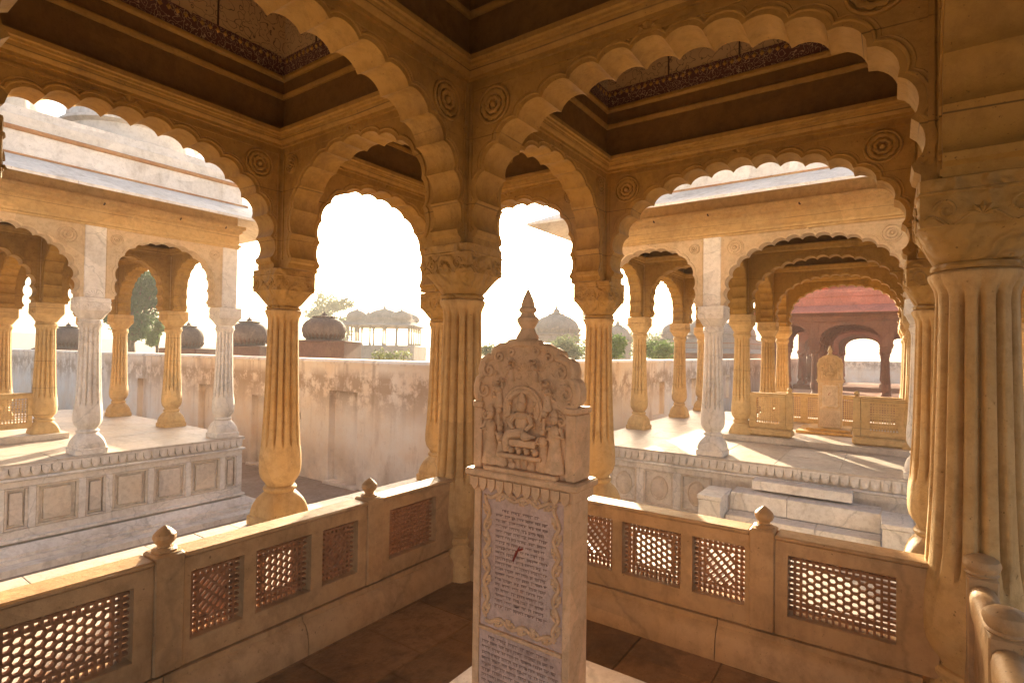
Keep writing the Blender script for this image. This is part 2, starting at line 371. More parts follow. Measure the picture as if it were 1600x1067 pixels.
def foil_curve(a, z0, ztop, nf, sag, off=0.0, zfoot=2.37):
    """cusped curve as list of (x,z), left foot to right foot"""
    a += off; bb = ztop-sag-z0+off; base = [(-a, zfoot + (z0-zfoot)*k/20) for k in range(20)]
    ex = 2/2.15
    for k in range(161):
        t = pi - pi*k/160; ct, st = cos(t), sin(t)
        base.append((a*math.copysign(abs(ct)**ex, ct), z0+bb*abs(st)**ex))
    base += [(a, zfoot + (z0-zfoot)*k/20) for k in reversed(range(20))]
    L = [0]
    for i in range(1, len(base)): L.append(L[-1]+math.dist(base[i], base[i-1]))
    def at(s):
        s = max(0, min(L[-1], s))
        for i in range(1, len(L)):
            if L[i] >= s:
                u = (s-L[i-1])/max(1e-9, L[i]-L[i-1]); p, q = base[i-1], base[i]
                return (p[0]+(q[0]-p[0])*u, p[1]+(q[1]-p[1])*u)
        return base[-1]
    cusp = [at(L[-1]*k/nf) for k in range(nf+1)]; pts = []
    for k in range(nf):
        p, q = cusp[k], cusp[k+1]; dx, dz = q[0]-p[0], q[1]-p[1]; ln = math.hypot(dx, dz); nx, nz = -dz/ln, dx/ln
        for j in range(8):
            u = j/8; s = sag*(sin(pi*u)**.62) if 0 < u < 1 else 0
            pts.append((p[0]+dx*u+nx*s, p[1]+dz*u+nz*s))
    pts.append(cusp[-1]); return pts
def arch_params(bay):
    if bay > 2.2: return bay/2-.215, 2.52, ZAPEX, 17, .046
    return bay/2-.285, 2.66, ZAPEX, 13, .036
def arch_mesh(bay):
    key = ('arch', round(bay, 3))
    if key in cache: return cache[key]
    a, z0, zt, nf, sag = arch_params(bay); Lh = bay/2 - TH - .008
    c = foil_curve(a, z0, zt, nf, sag)
    poly = [(-Lh, 2.2825), (-a-.03, 2.2825), (-a-.03, 2.325), (-a-.008, 2.34)] + c + [(a+.008, 2.34), (a+.03, 2.325), (a+.03, 2.2825), (Lh, 2.2825), (Lh, 3.40), (-Lh, 3.40)]
    b = MB().prism_xz(poly, -TH, TH)
    rim = foil_curve(a, z0, zt, nf, sag, .035)
    for y in (-TH, TH):
        b.tube([(p[0], y, p[1]) for p in rim], .0095, 6)
        if bay > 2.2: b.tube([(p[0], y, p[1]) for p in foil_curve(a, z0, zt, nf, sag, .058)], .005, 5)
        s = 1 if y > 0 else -1
        for x0 in (-Lh+.012, Lh-.034):
            b.box(x0, x0+.022, min(y, y+s*.009), max(y, y+s*.009), 2.36, 3.30)
        b.box(-Lh+.035, Lh-.035, min(y, y+s*.0075), max(y, y+s*.0075), 3.285, 3.305)
        for q in (-1, 1):                             # foot moulding
            b.box(min(q*(a+.0315), q*(Lh-.001)), max(q*(a+.0315), q*(Lh-.001)), min(y, y+s*.008), max(y, y+s*.008), 2.29, 2.318)
        b.add(*petal((0, y, zt+.035), (0, 0, 1), (1, 0, 0), (0, s, 0), .07, .03))
        for q in (-1, 1):
            b.add(*petal((q*.012, y, zt+.035), (q*.8, 0, .6), (-q*.6, 0, .8), (0, s, 0), .06, .02))
    cache[key] = b.mesh('arch', 30); return cache[key]
def rosette_mesh():
    if 'ros' in cache: return cache['ros']
    b = MB()   # faces +y
    def disc(r0, r1, h, nm, amp, h0=0.0):
        rings = []
        for (r, y) in ((r1, h0), (r1*.985, h*.8), ((r0+r1)/2, h), (r0*1.03, h*.7), (r0, h0)):
            rings.append([(r*(1+amp*abs(sin(nm*t/2)))*cos(t) if r > r0*1.02 else r*cos(t), y, r*(1+amp*abs(sin(nm*t/2)))*sin(t) if r > r0*1.02 else r*sin(t)) for t in [2*pi*i/64 for i in range(64)]])
        b.loft(rings, False)
    disc(.82, 1.0, .12, 2, 0); disc(.50, .74, .13, 12, .10); disc(.24, .44, .16, 8, .14)
    b.ell((0, .02, 0), (.18, .20, .18), 14, 8)
    for k in range(16):
        t = 2*pi*k/16; b.add(*petal((.5*cos(t), .02, .5*sin(t)), (cos(t), 0, sin(t)), (-sin(t), 0, cos(t)), (0, 1, 0), .26, .085))
    cache['ros'] = b.mesh('rosette', 40); return cache['ros']
CORNICE = [(0,3.345),(.022,3.345),(.022,3.368),(.034,3.375),(.048,3.395),(.052,3.42),(.066,3.425),(.070,3.44),(.084,3.447),(.084,3.480),(.012,3.492),(0,3.492)]

def pavilion(P, xs, ys, m, coffers=(), rosettes=None, nofloor=False):
    """P: parent Empty at (0,0,zf).  xs, ys: the four column lines."""
    S = {}
    for i, x in enumerate(xs):
        for j, y in enumerate(ys):
            mt = m['colfn'](i, j)
            c = put('column', shaft_mesh(), mt, P, (x, y, 0), rz=random.choice((0, pi/2, pi, -pi/2)))
            put('column_base', base_mesh(), mt, c); put('capital', capital_mesh(), m['capfn'](i, j), c)
            put('pier', pier_mesh(), m['pierfn'](i, j), P, (x, y, 0)); S[i, j] = c
    arches = {}
    for j, y in enumerate(ys):
        for i in range(3):
            bay = xs[i+1]-xs[i]
            arches['x', i, j] = put('arch', arch_mesh(bay), m['archfn']('x', i, j), P, ((xs[i]+xs[i+1])/2, y, 0))
    for i, x in enumerate(xs):
        for j in range(3):
            bay = ys[j+1]-ys[j]
            arches['y', i, j] = put('arch', arch_mesh(bay), m['archfn']('y', i, j), P, (x, (ys[j]+ys[j+1])/2, 0), rz=pi/2)
    for key, faces in (rosettes or {}).items():
        bay = (xs[key[1]+1]-xs[key[1]]) if key[0] == 'x' else (ys[key[2]+1]-ys[key[2]])
        r, dx, z = (.125, bay/2-.335, 3.155) if bay > 2.2 else (.085, bay/2-.27, 3.185)
        for fc in faces:
            for sx in (-1, 1):
                put('rosette', rosette_mesh(), m['arch'], arches[key], (sx*dx, fc*TH, z), rz=0 if fc > 0 else pi, scale=(r, .14, r))
    # beams above the arches, light-tight, then the ceiling slab
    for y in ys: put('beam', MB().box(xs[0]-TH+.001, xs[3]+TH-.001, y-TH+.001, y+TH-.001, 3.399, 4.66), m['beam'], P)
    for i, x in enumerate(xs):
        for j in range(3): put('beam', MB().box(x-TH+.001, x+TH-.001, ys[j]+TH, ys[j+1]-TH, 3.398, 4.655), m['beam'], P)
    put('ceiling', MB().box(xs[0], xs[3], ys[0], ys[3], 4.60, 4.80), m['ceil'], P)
    for i in range(3):
        for j in range(3):
            r = (xs[i]+TH, xs[i+1]-TH, ys[j]+TH, ys[j+1]-TH)
            if (i, j) in coffers:
                b = MB().sweep(*r, CORNICE)
                b.sweep(*r, [(0,3.775),(.018,3.775),(.026,3.79),(.026,3.812),(.010,3.826),(0,3.826)])
                b.sweep(*r, [(0,3.935),(.020,3.935),(.034,3.95),(.034,3.972),(.016,3.985),(0,3.985)])
                cn = put('cornice', b, m['cornice'], P)
                put('painted_frieze', MB().sweep(*r, [(.001,3.984),(.014,3.984),(.014,4.15),(.001,4.15)]), M['painted_dark'], cn)
                bd = MB(); x0, x1, y0, y1 = r
                for k in range(int((x1-x0)/.06)):
                    for yy, s in ((y0+.014, 1), (y1-.014, -1)):
                        bd.add(*petal((x0+.03+k*.06, yy, 4.135), (0,0,-1), (1,0,0), (0,s,0), .05, .020))
                for k in range(int((y1-y0)/.06)):
                    for xx, s in ((x0+.014, 1), (x1-.014, -1)):
                        bd.add(*petal((xx, y0+.03+k*.06, 4.135), (0,0,-1), (0,1,0), (s,0,0), .05, .020))
                put('frieze_leaf_row', bd, m['cornice'], cn)
                put('painted_wall', MB().sweep(*r, [(.001,4.151),(.008,4.151),(.008,4.60),(.001,4.60)]), M['painted_tan'], cn)
                bl = MB()                              # dark dividing ribs
                for k in range(1, 4):
                    xx = x0+(x1-x0)*k/4
                    for yy, s in ((y0, 1), (y1, -1)): bl.box(xx-.006, xx+.006, min(yy, yy+s*.016), max(yy, yy+s*.016), 4.152, 4.6)
                    yy = y0+(y1-y0)*k/4
                    for xx, s in ((x0, 1), (x1, -1)): bl.box(min(xx, xx+s*.016), max(xx, xx+s*.016), yy-.006, yy+.006, 4.152, 4.6)
                put('panel_rib', bl, M['iron'], cn)
                put('painted_ceiling', MB().box(x0+.03, x1-.03, y0+.03, y1-.03, 4.585, 4.599), M['painted_tan'], cn)
            else:
                put('cornice', MB().sweep(*r, CORNICE), m['cornice'], P)
    # outside: string course, sloping eave slabs, parapet, roof
    R = (xs[0]-TH, xs[3]+TH, ys[0]-TH, ys[3]+TH)
    b = MB().sweep(*R, [(-.01,3.335),(.025,3.335),(.025,3.36),(.05,3.375),(.05,3.41),(.02,3.42),(.02,3.60),(.06,3.63),(.06,3.66),(.10,3.69),(.10,3.74),(-.01,3.745)], False)
    put('outer_cornice', b, m['outer'], P)
    put('fascia', MB().sweep(*R, [(-.005,3.74),(.0,3.74),(.0,4.2),(-.005,4.2)], False), m['outer'], P)
    OV = .80
    for side in range(4):
        ln0 = (R[1]-R[0]) if side % 2 == 0 else (R[3]-R[2]); n = 5
        for k in range(n):
            u0, u1 = k/n, (k+1)/n; g = .0025
            def pt(u, o, z):
                lo, hi = -o, ln0+o; p = lo+(hi-lo)*u
                return {0:(R[0]+p, R[2]-o, z), 1:(R[1]+o, R[2]+p, z), 2:(R[1]-p, R[3]+o, z), 3:(R[0]-o, R[3]-p, z)}[side]
            e0, e1 = u0+(g/ln0 if k else 0), u1-(g/ln0 if k < n-1 else 0)
            sec = [(OV,3.715),(OV,3.755),(.10,4.10),(.0,4.12),(.0,4.02),(.10,3.99)]
            put('eave_slab', MB().loft([[pt(e0, o, z) for o, z in sec], [pt(e1, o, z) for o, z in sec]]), m['eave'], P)
    b = MB().sweep(*R, [(-.15,4.05),(.12,4.05),(.12,4.14),(.06,4.16),(.03,4.44),(-.15,4.44)], False); put('parapet', b, m['roof'], P)
    put('eave_joint', MB().sweep(*R, [(.0,4.09),(.128,4.09),(.128,4.118),(.0,4.118)], False), m['roofline'], P)
    b = MB().sweep(*R, [(-.15,4.441),(.05,4.441),(.07,4.46),(.07,4.485),(.05,4.50),(-.15,4.50)], False); put('parapet_moulding', b, m['roofline'], P)
    b = MB().sweep(*R, [(-.16,4.501),(.004,4.501),(.004,4.66),(-.05,4.68),(-.07,4.80),(-.16,4.80)], False)
    put('upper_band', b, m['roof'], P)
    rf = put('roof', MB().box(R[0]+.1, R[1]-.1, R[2]+.1, R[3]-.1, 4.64, 4.70), m['roof'], P)
    cup = cupola_mesh()
    for i in (0, 2):
        for j in (0, 2):
            put('cupola', cup, m['roof'], P, ((xs[i]+xs[i+1])/2+(.12 if i == 0 else -.12), (ys[j]+ys[j+1])/2+(.12 if j == 0 else -.12), 4.70))
    put('dome', dome_mesh(), m['roof'], P, ((xs[1]+xs[2])/2, (ys[1]+ys[2])/2, 4.70), scale=(1.7, 1.7, 1.5))
    return S, arches
def cupola_mesh():
    if 'cup' in cache: return cache['cup']
    prof = [(.96,-.02),(.96,.10),(1.0,.12),(1.0,.17),(.93,.20),(.93,.42),(1.02,.46),(1.02,.50),(.90,.54),(.92,.62),(.90,.80),(.80,1.0),(.62,1.18),(.40,1.30),(.20,1.37),(.10,1.40),(.14,1.46),(.08,1.52),(.03,1.70),(.005,1.82)]
    cache['cup'] = MB().lathe(prof, 64, 2, lambda t, z: 1-.02*abs(sin(12*t)) if .54 < z < 1.35 else 1).mesh('cupola'); return cache['cup']
def dome_mesh():
    if 'dome' in cache: return cache['dome']
    prof = [(.98,0),(.98,.25),(1.03,.28),(1.03,.33),(.95,.36),(.98,.5),(.97,.68),(.90,.88),(.74,1.08),(.5,1.23),(.25,1.31),(.12,1.34),(.16,1.4),(.09,1.46),(.03,1.62),(.005,1.75)]
    cache['dome'] = MB().lathe(prof, 96, 2, lambda t, z: 1-.02*abs(sin(16*t)) if .36 < z < 1.3 else 1).mesh('dome'); return cache['dome']

# ------------------------------------------------------------------ pierced railings
def clip(p, q, w, h):
    dx, dy = q[0]-p[0], q[1]-p[1]; t0, t1 = 0.0, 1.0
    for a, b in ((-dx, p[0]+w), (dx, w-p[0]), (-dy, p[1]+h), (dy, h-p[1])):
        if abs(a) < 1e-12:
            if b < 0: return None
        else:
            t = b/a
            if a < 0: t0 = max(t0, t)
            else: t1 = min(t1, t)
    if t0 >= t1-1e-6: return None
    return (p[0]+dx*t0, p[1]+dy*t0), (p[0]+dx*t1, p[1]+dy*t1)
def jali_mesh(w, h, kind, pitch=.026):
    """lattice in the xz plane centred on the origin, bars through y"""
    key = ('jali', round(w, 3), round(h, 3), kind, pitch)
    if key in cache: return cache[key]
    b = MB(); bw = pitch*.19
    def bar(p, q, hy):
        dx, dz = q[0]-p[0], q[1]-p[1]; ln = math.hypot(dx, dz)
        if ln < 1e-4: return
        nx, nz = -dz/ln*bw, dx/ln*bw
        P = [(p[0]+nx, p[1]+nz), (q[0]+nx, q[1]+nz), (q[0]-nx, q[1]-nz), (p[0]-nx, p[1]-nz)]
        b.add([(x, -hy, z) for x, z in P]+[(x, hy, z) for x, z in P], [(3,2,1,0),(4,5,6,7),(0,1,5,4),(1,2,6,5),(2,3,7,6),(3,0,4,7)])
    nx_, nz_ = max(4, round(w/pitch)), max(4, round(h/pitch)); px, pz = w/nx_, h/nz_
    W2, H2 = w/2, h/2; B = 2
    iw, ih = W2-B*px, H2-B*pz
    if kind == 'grid':
        for i in range(1, nx_): bar((-W2+i*px, -H2), (-W2+i*px, H2), .0125)
        for k in range(1, nz_): bar((-W2, -H2+k*pz), (W2, -H2+k*pz), .0135)
    else:
        for i in range(1, nx_):
            x = -W2+i*px
            if abs(x) > iw-1e-6: bar((x, -H2), (x, H2), .0125)
            else: bar((x, -H2), (x, -ih), .0125); bar((x, ih), (x, H2), .0125)
        for k in range(1, nz_):
            z = -H2+k*pz
            if abs(z) > ih-1e-6: bar((-W2, z), (W2, z), .0135)
            else: bar((-W2, z), (-iw, z), .0135); bar((iw, z), (W2, z), .0135)
        if kind == 'hex':
            s = pitch*.74; hh = s*sqrt(3)/2
            for r in range(-24, 25):
                for c in range(-30, 31):
                    x0, z0 = c*1.5*s, r*2*hh + (hh if c % 2 else 0)
                    V = [(x0+s*cos(pi/3*k), z0+s*sin(pi/3*k)) for k in range(6)]
                    for k, hy in ((0, .0095), (1, .0105), (2, .0115)):
                        e = clip(V[k], V[k+1], iw, ih)
                        if e: bar(e[0], e[1], hy)
        else:
            d = pitch*1.25
            for k in range(-60, 61):
                for sg, hy, st in ((1, .0095, 1), (-1, .0110, 1.6)):
                    e = clip((k*d*st-3*sg, -3), (k*d*st+3*sg, 3), iw, ih)
                    if e: bar(e[0], e[1], hy)
    cache[key] = b.mesh('jali', 0); return cache[key]
def post_mesh(h, w=.055, d=.062):
    key = ('post', h, w)
    if key in cache: return cache[key]
    b = MB().cbox(-w, w, -d, d, 0, h, .008); b.lathe([(.046,h),(.048,h+.008),(.036,h+.016)], 8); cache[key] = b.mesh('post'); return cache[key]
def finial_mesh():
    if 'fin' in cache: return cache['fin']
    b = MB().lathe([(.026,0),(.026,.008),(.038,.02),(.044,.036),(.041,.05),(.027,.066),(.011,.078),(.002,.084)], 12); cache['fin'] = b.mesh('finial', 25); return cache['fin']
def railing(label, origin, rz, sections, posts, z_bot, z_top, ln, mat, jmat, plinth=None, group=None, rest=True):
    """local x runs along the railing, -y is the face.  sections: (x0, x1, [(j0, j1, kind)])"""
    T = thing('stone_railing', label, 'railing', origin, group, rz)
    zj0, zj1 = z_bot+.095, z_top-.088; d = .05
    for (x0, x1, js) in sections:
        b = MB(); b.cbox(x0, x1, -d, d, zj1, z_top-.022, .004); b.cbox(x0, x1, -d, d, z_bot, zj0, .004)
        edges = [x0]+[e for j in js for e in j[:2]]+[x1]
        for k in range(0, len(edges), 2): b.box(edges[k]+.001, edges[k+1], -d+.0005, d-.0005, zj0-.004, zj1+.004)
        fr = put('panel_frame', b, mat, T)
        put('coping', MB().cbox(x0+.001, x1-.001, -.066, .066, z_top-.0215, z_top, .007), mat, T)
        for (j0, j1, kind) in js:
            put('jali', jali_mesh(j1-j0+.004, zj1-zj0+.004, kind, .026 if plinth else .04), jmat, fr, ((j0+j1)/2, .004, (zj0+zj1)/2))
    for x in posts:
        p = put('post', post_mesh(round(z_top+.012-z_bot, 3)), mat, T, (x, 0, z_bot))
        put('finial', finial_mesh(), mat, p, (0, 0, z_top+.030-z_bot))
    if plinth:
        z0, cuts = plinth
        for a, c in zip(cuts[:-1], cuts[1:]):
            b = MB(); sec = [(-.115, z0), (-.115, z0+.035), (-.105, z0+.10), (-.085, z0+.135), (-.062, z0+.15), (-.062, z_bot-.004), (.10, z_bot-.004), (.10, z0)]
            b.loft([[(a+.002, y, z) for y, z in sec], [(c-.002, y, z) for y, z in sec]])
            put('plinth_stone', b, mat, T)
    return T

# ================================================================== SETTING
g = put('ground', MB().add([(-400,-400,-1.32),(900,-400,-1.32),(900,900,-1.32),(-400,900,-1.32)], [(0,1,2,3)]).mesh('ground', 0), M['ground'])
g['kind'] = 'structure'

# ================================================================== OUR PAVILION
XC, YC, AA, WX, WY = 2.864, 2.414, 2.13, 2.60, 2.70
ZF = 0.02
XS = [XC-WX-AA, XC-WX, XC, XC+AA]; YS = [YC-WY-AA, YC-WY, YC, YC+AA]
P1 = thing('stone_pavilion', 'golden stone pavilion around the viewer with cusped arches and painted coffers', 'pavilion', (0, 0, ZF))
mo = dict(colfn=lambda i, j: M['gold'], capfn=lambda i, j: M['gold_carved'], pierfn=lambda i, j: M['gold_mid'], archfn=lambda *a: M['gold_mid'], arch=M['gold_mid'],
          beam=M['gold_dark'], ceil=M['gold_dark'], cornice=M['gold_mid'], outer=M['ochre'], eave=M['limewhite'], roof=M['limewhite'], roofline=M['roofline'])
ros = {('x',1,2):(-1,), ('y',2,1):(1,), ('x',1,3):(-1,), ('y',3,1):(1,), ('y',2,2):(1,), ('x',2,2):(-1,), ('x',2,3):(-1,), ('y',3,2):(1,), ('x',1,1):(1,), ('y',2,0):(1,)}
pavilion(P1, XS, YS, mo, coffers={(1,1),(1,2),(2,1),(2,2)}, rosettes=ros)
# floors: outer platform of pale slabs, raised inner floor of brown slabs
def slabs(parent, x0, x1, y0, y1, z, nx, ny, mats, t=.03, jit=.0015, gap=.004, name='floor_slab', bond=True):
    ccache = {}
    dy = (y1-y0)/ny; dx = (x1-x0)/nx
    for j in range(ny):
        edges = [x0+dx*i for i in range(nx+1)]
        if bond and j % 2: edges = [x0]+[x0+dx*(i+.5) for i in range(nx)]+[x1]
        for a, b in zip(edges[:-1], edges[1:]):
            w = round(b-a, 4)
            if (w, round(dy, 4)) not in ccache: ccache[w, round(dy, 4)] = MB().cbox(-w/2+gap/2, w/2-gap/2, -dy/2+gap/2, dy/2-gap/2, -t, 0, .003).mesh(name)
            put(name, ccache[w, round(dy, 4)], random.choice(mats), parent, ((a+b)/2, y0+dy*(j+.5), z+random.uniform(-jit, jit)), rx=random.uniform(-.0015, .0015), ry=random.uniform(-.0015, .0015))
o_ = .30
fl = put('platform', MB().box(XS[0]-o_, XS[3]+o_, YS[0]-o_, YS[3]+o_, -1.33, -.03), M['marble'], P1)
slabs(fl, XS[2]-.6, XS[3]+o_, YS[0], YS[3]+o_, 0, 5, 12, [M['pale_floor']])
slabs(fl, XS[0]-.3, XS[2]-.6, YS[2]-.2, YS[3]+o_, 0, 6, 4, [M['pale_floor']])
slabs(fl, XS[0]-.3, XS[2]-.6, YS[0], YS[2]-.2, 0, 6, 8, [M['pale_floor']])
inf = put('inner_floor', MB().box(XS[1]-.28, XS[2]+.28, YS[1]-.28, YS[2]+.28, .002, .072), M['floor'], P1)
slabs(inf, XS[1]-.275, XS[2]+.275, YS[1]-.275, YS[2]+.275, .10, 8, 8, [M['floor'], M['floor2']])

# railings of our inner bay (z absolute)
ZB, ZT = .30, .762
xL, xR = XS[1], XS[2]
# left railing: local x = world x
x0 = XS[1]+.13
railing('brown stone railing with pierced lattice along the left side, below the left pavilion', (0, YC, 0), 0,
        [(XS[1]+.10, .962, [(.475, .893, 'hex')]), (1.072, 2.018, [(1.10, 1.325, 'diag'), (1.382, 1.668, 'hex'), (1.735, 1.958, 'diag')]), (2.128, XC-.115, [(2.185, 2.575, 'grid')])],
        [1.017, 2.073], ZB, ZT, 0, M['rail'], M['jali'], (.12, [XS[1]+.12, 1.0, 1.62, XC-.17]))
# right railing: plane x = XC, local x = YC - world y
def LY_(y): return YC-y
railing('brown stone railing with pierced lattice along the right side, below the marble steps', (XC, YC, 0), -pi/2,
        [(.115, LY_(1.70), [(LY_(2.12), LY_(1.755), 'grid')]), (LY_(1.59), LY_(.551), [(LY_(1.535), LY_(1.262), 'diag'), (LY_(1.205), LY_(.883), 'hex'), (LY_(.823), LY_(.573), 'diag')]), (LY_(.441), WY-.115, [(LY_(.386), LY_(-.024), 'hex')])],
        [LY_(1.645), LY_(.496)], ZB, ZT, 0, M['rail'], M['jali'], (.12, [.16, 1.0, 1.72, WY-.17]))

# near handrail beside the big right-hand column
def handrail():
    T = thing('handrail', 'rounded stone handrail with knobbed posts at the lower right corner', 'railing', (0, YS[1], 0))
    for x in (2.70, 2.17, 1.50):
        b = MB().cbox(x-.046, x+.046, -.046, .046, .10, .79, .008); p = put('post', b, M['rail'], T)
        put('knob', MB().lathe([(.046,.79),(.052,.797),(.046,.804),(.053,.815),(.058,.832),(.053,.848),(.036,.861),(.010,.867)], 24, c=(x, 0)), M['rail'], p)
    for a, c in ((2.218, 2.652), (1.548, 2.122)):
        b = MB(); sec = [(-.040,.66),(-.042,.715),(-.038,.738),(-.027,.754),(-.010,.762),(.010,.762),(.027,.754),(.038,.738),(.042,.715),(.040,.66)]
        b.loft([[(a, y, z) for y, z in sec], [(c, y, z) for y, z in sec]]); put('top_rail', b, M['rail'], T)
        put('panel', MB().cbox(a, c, -.028, .028, .12, .659, .004), M['rail'], T)
handrail()

# ================================================================== STELE
def stele(label, loc, s=1.0, detail=True, mat=None, pmat=None):
    mat = mat or M['stele']; pmat = pmat or M['stele_panel']
    T = thing('memorial_stele', label, 'stele', loc); T.scale = (.74, 1, 1)
    # local: x depth (front face at x = 0, facing -x), y width (+y = left in the picture), z up, 0 = top of its slab
    HW = .20
    put('body', MB().box(.018, .16, -HW+.02, HW-.02, 0, .842), mat, T)
    for sgn in (-1, 1):
        y0, y1 = sorted((sgn*(HW-.028), sgn*HW)); put('side_frame', MB().cbox(0, .165, y0, y1, 0, .842, .004), mat, T)
    put('inscribed_panel', MB().box(.012, .018, -HW+.03, HW-.03, .345, .842), pmat, T)
    put('lower_panel', MB().box(.006, .018, -HW+.03, HW-.03, 0, .332), pmat, T)
    put('ledge', MB().cbox(-.004, .018, -HW+.029, HW-.029, .332, .345, .003), mat, T)
    b = MB().cbox(-.028, .185, -HW-.03, HW+.03, .878, .905, .006); b.cbox(-.014, .175, -HW-.016, HW+.016, .842, .878, .003); cor = put('cornice', b, mat, T)
    b = MB()
    pm = MB()
    prof = [(-.016, .03), (.016, .03), (.016, .008), (.010, -.006), (0, -.016), (-.010, -.006), (-.016, .008)]
    pm.prism_xz(prof, 0, .010); pmm = pm.mesh('petal')
    n = 11
    for k in range(n): put('petal', pmm, mat, cor, (-.015, -HW-.005+(2*HW+.01)*(k+.5)/n, .846), rz=pi/2)
    # upper part: two posts, arched slab with scroll edge
    for sgn in (-1, 1):
        b = MB(); y = sgn*(HW-.008)
        b.cbox(.004, .15, y-.018, y+.018, .905, 1.125, .004); b.cbox(-.002, .156, y-.022, y+.022, 1.125, 1.147, .004); put('corner_post', b, mat, T)
    arc = [(-.178,.906),(-.178,1.148),(-.196,1.150),(-.204,1.172),(-.205,1.200),(-.197,1.228),(-.182,1.240),(-.186,1.262),(-.176,1.292),(-.152,1.308),(-.134,1.310),(-.128,1.328),(-.100,1.344),(-.072,1.346),(-.060,1.356),(-.03,1.360)]
    arc = arc + [(-u, w) for u, w in reversed(arc)]
    b = MB().prism_xz(arc, 0, 1); b.xform(lambda p: (.040+p[1]*.105, p[0], p[2])); slab = put('arched_slab', b, mat, T, (-.022, 0, 0))
    if detail:
        rim = [p for p in arc if p[1] > .95]
        b = MB(); b.tube([(.043, u, w) for u, w in rim], .016, 8)
        for sgn in (-1, 1):
            for (u, w, r) in ((-.155,1.10,.020),(-.168,1.190,.030),(-.148,1.262,.028),(-.102,1.312,.022),(-.05,1.330,.016)):
                b.tube([(.034, sgn*u+r*(1-k/22)*cos(sgn*k*.42+1), w+r*(1-k/22)*sin(sgn*k*.42+1)) for k in range(20)], .0065, 6)
            for k in range(7):
                w = 1.0+.04*k; b.add(*petal((.040, sgn*(.155-.004*k), w), (-.3, -sgn*.6, .7), (0, .7, .7), (-1, 0, 0), .03, .012))
        put('scroll_border', b, mat, slab)
        def figure(yc, zc, h, seated=False, mirror=1):
            q = MB(); X = .028
            if seated:
                q.ell((X+.004, yc, zc+.56*h), (.026, .13*h, .17*h), 14, 10); q.ell((X, yc, zc+.66*h), (.026, .155*h, .075*h), 14, 8)      # chest, shoulders
                q.ell((X-.004, yc, zc+.82*h), (.026, .082*h, .095*h), 14, 10); q.tube([(X, yc, zc+.68*h), (X, yc, zc+.78*h)], .045*h, 8)
                q.lathe([(.085*h, zc+.875*h), (.092*h, zc+.89*h), (.075*h, zc+.93*h), (.055*h, zc+.985*h), (.03*h, zc+1.02*h), (.008*h, zc+1.06*h)], 10, c=(X, yc))
                for rad, th in ((.30, .011), (.36, .007)):
                    q.tube([(X+.006, yc+rad*h*cos(t), zc+.76*h+rad*h*sin(t)) for t in [-.45+(pi+.9)*k/20 for k in range(21)]], th, 6)
                for k in range(15):
                    t = -.3+(pi+.6)*k/14; q.ell((X+.006, yc+.33*h*cos(t), zc+.76*h+.33*h*sin(t)), (.010, .022*h, .022*h), 6, 5)
                for sg in (-1, 1):
                    q.tube([(X, yc+sg*.14*h, zc+.67*h), (X-.010, yc+sg*.21*h, zc+.54*h), (X-.020, yc+sg*.12*h, zc+.45*h)], [.050*h, .044*h, .034*h], 8)
                    q.tube([(X+.006, yc+sg*.14*h, zc+.68*h), (X+.004, yc+sg*.25*h, zc+.66*h), (X+.002, yc+sg*.24*h, zc+.82*h)], [.044*h, .038*h, .028*h], 8)
                    q.ell((X+.002, yc+sg*.24*h, zc+.87*h), (.014, .040*h, .045*h), 8, 6)
                q.tube([(X-.006, yc+.09*h, zc+.40*h), (X-.028, yc-.10*h, zc+.37*h), (X-.026, yc-.25*h, zc+.35*h), (X-.024, yc-.10*h, zc+.30*h)], [.085*h, .08*h, .065*h, .045*h], 8)
                q.tube([(X-.006, yc-.07*h, zc+.40*h), (X-.030, yc+.18*h, zc+.37*h), (X-.028, yc+.25*h, zc+.28*h), (X-.022, yc+.25*h, zc+.08*h)], [.085*h, .08*h, .062*h, .045*h], 8)
                q.cbox(X-.024, X+.02, yc-.30*h, yc+.22*h, zc+.17*h, zc+.29*h, .004); q.cbox(X-.034, X+.02, yc-.42*h, yc+.42*h, zc-.02*h, zc+.05*h, .004)
                for k in range(4): q.ell((X-.014, yc+(-.30+.15*k)*h, zc+.105*h), (.020, .055*h, .055*h), 8, 6); q.ell((X-.022, yc+(-.27+.15*k)*h, zc+.15*h), (.014, .03*h, .03*h), 8, 6)
            else:
                q.lathe([(.19*h, zc), (.20*h, zc+.03*h), (.15*h, zc+.25*h), (.10*h, zc+.50*h), (.12*h, zc+.58*h)], 14, 2, lambda t, z: 1-.07*abs(sin(7*t)), c=(X+.008, yc))
                q.ell((X, yc, zc+.66*h), (.022, .115*h, .13*h), 12, 8); q.ell((X-.004, yc, zc+.88*h), (.020, .072*h, .082*h), 12, 8)
                q.lathe([(.075*h, zc+.93*h), (.065*h, zc+.975*h), (.03*h, zc+1.02*h), (.01*h, zc+1.05*h)], 10, c=(X, yc))
                q.tube([(X, yc+.11*h*mirror, zc+.74*h), (X-.012, yc+.18*h*mirror, zc+.60*h), (X-.022, yc+.03*h*mirror, zc+.62*h)], [.042*h, .038*h, .03*h], 8)
                q.tube([(X, yc-.11*h*mirror, zc+.74*h), (X-.006, yc-.20*h*mirror, zc+.68*h), (X-.012, yc-.19*h*mirror, zc+.90*h)], [.042*h, .036*h, .028*h], 8)
                q.ell((X-.006, yc-.19*h*mirror, zc+.97*h), (.014, .06*h, .06*h), 8, 6); q.tube([(X+.012, yc+.13*h*cos(t), zc+.9*h+.13*h*sin(t)) for t in [pi*k/10 for k in range(11)]], .006, 6)
            put('carved_figure', q, mat, slab)
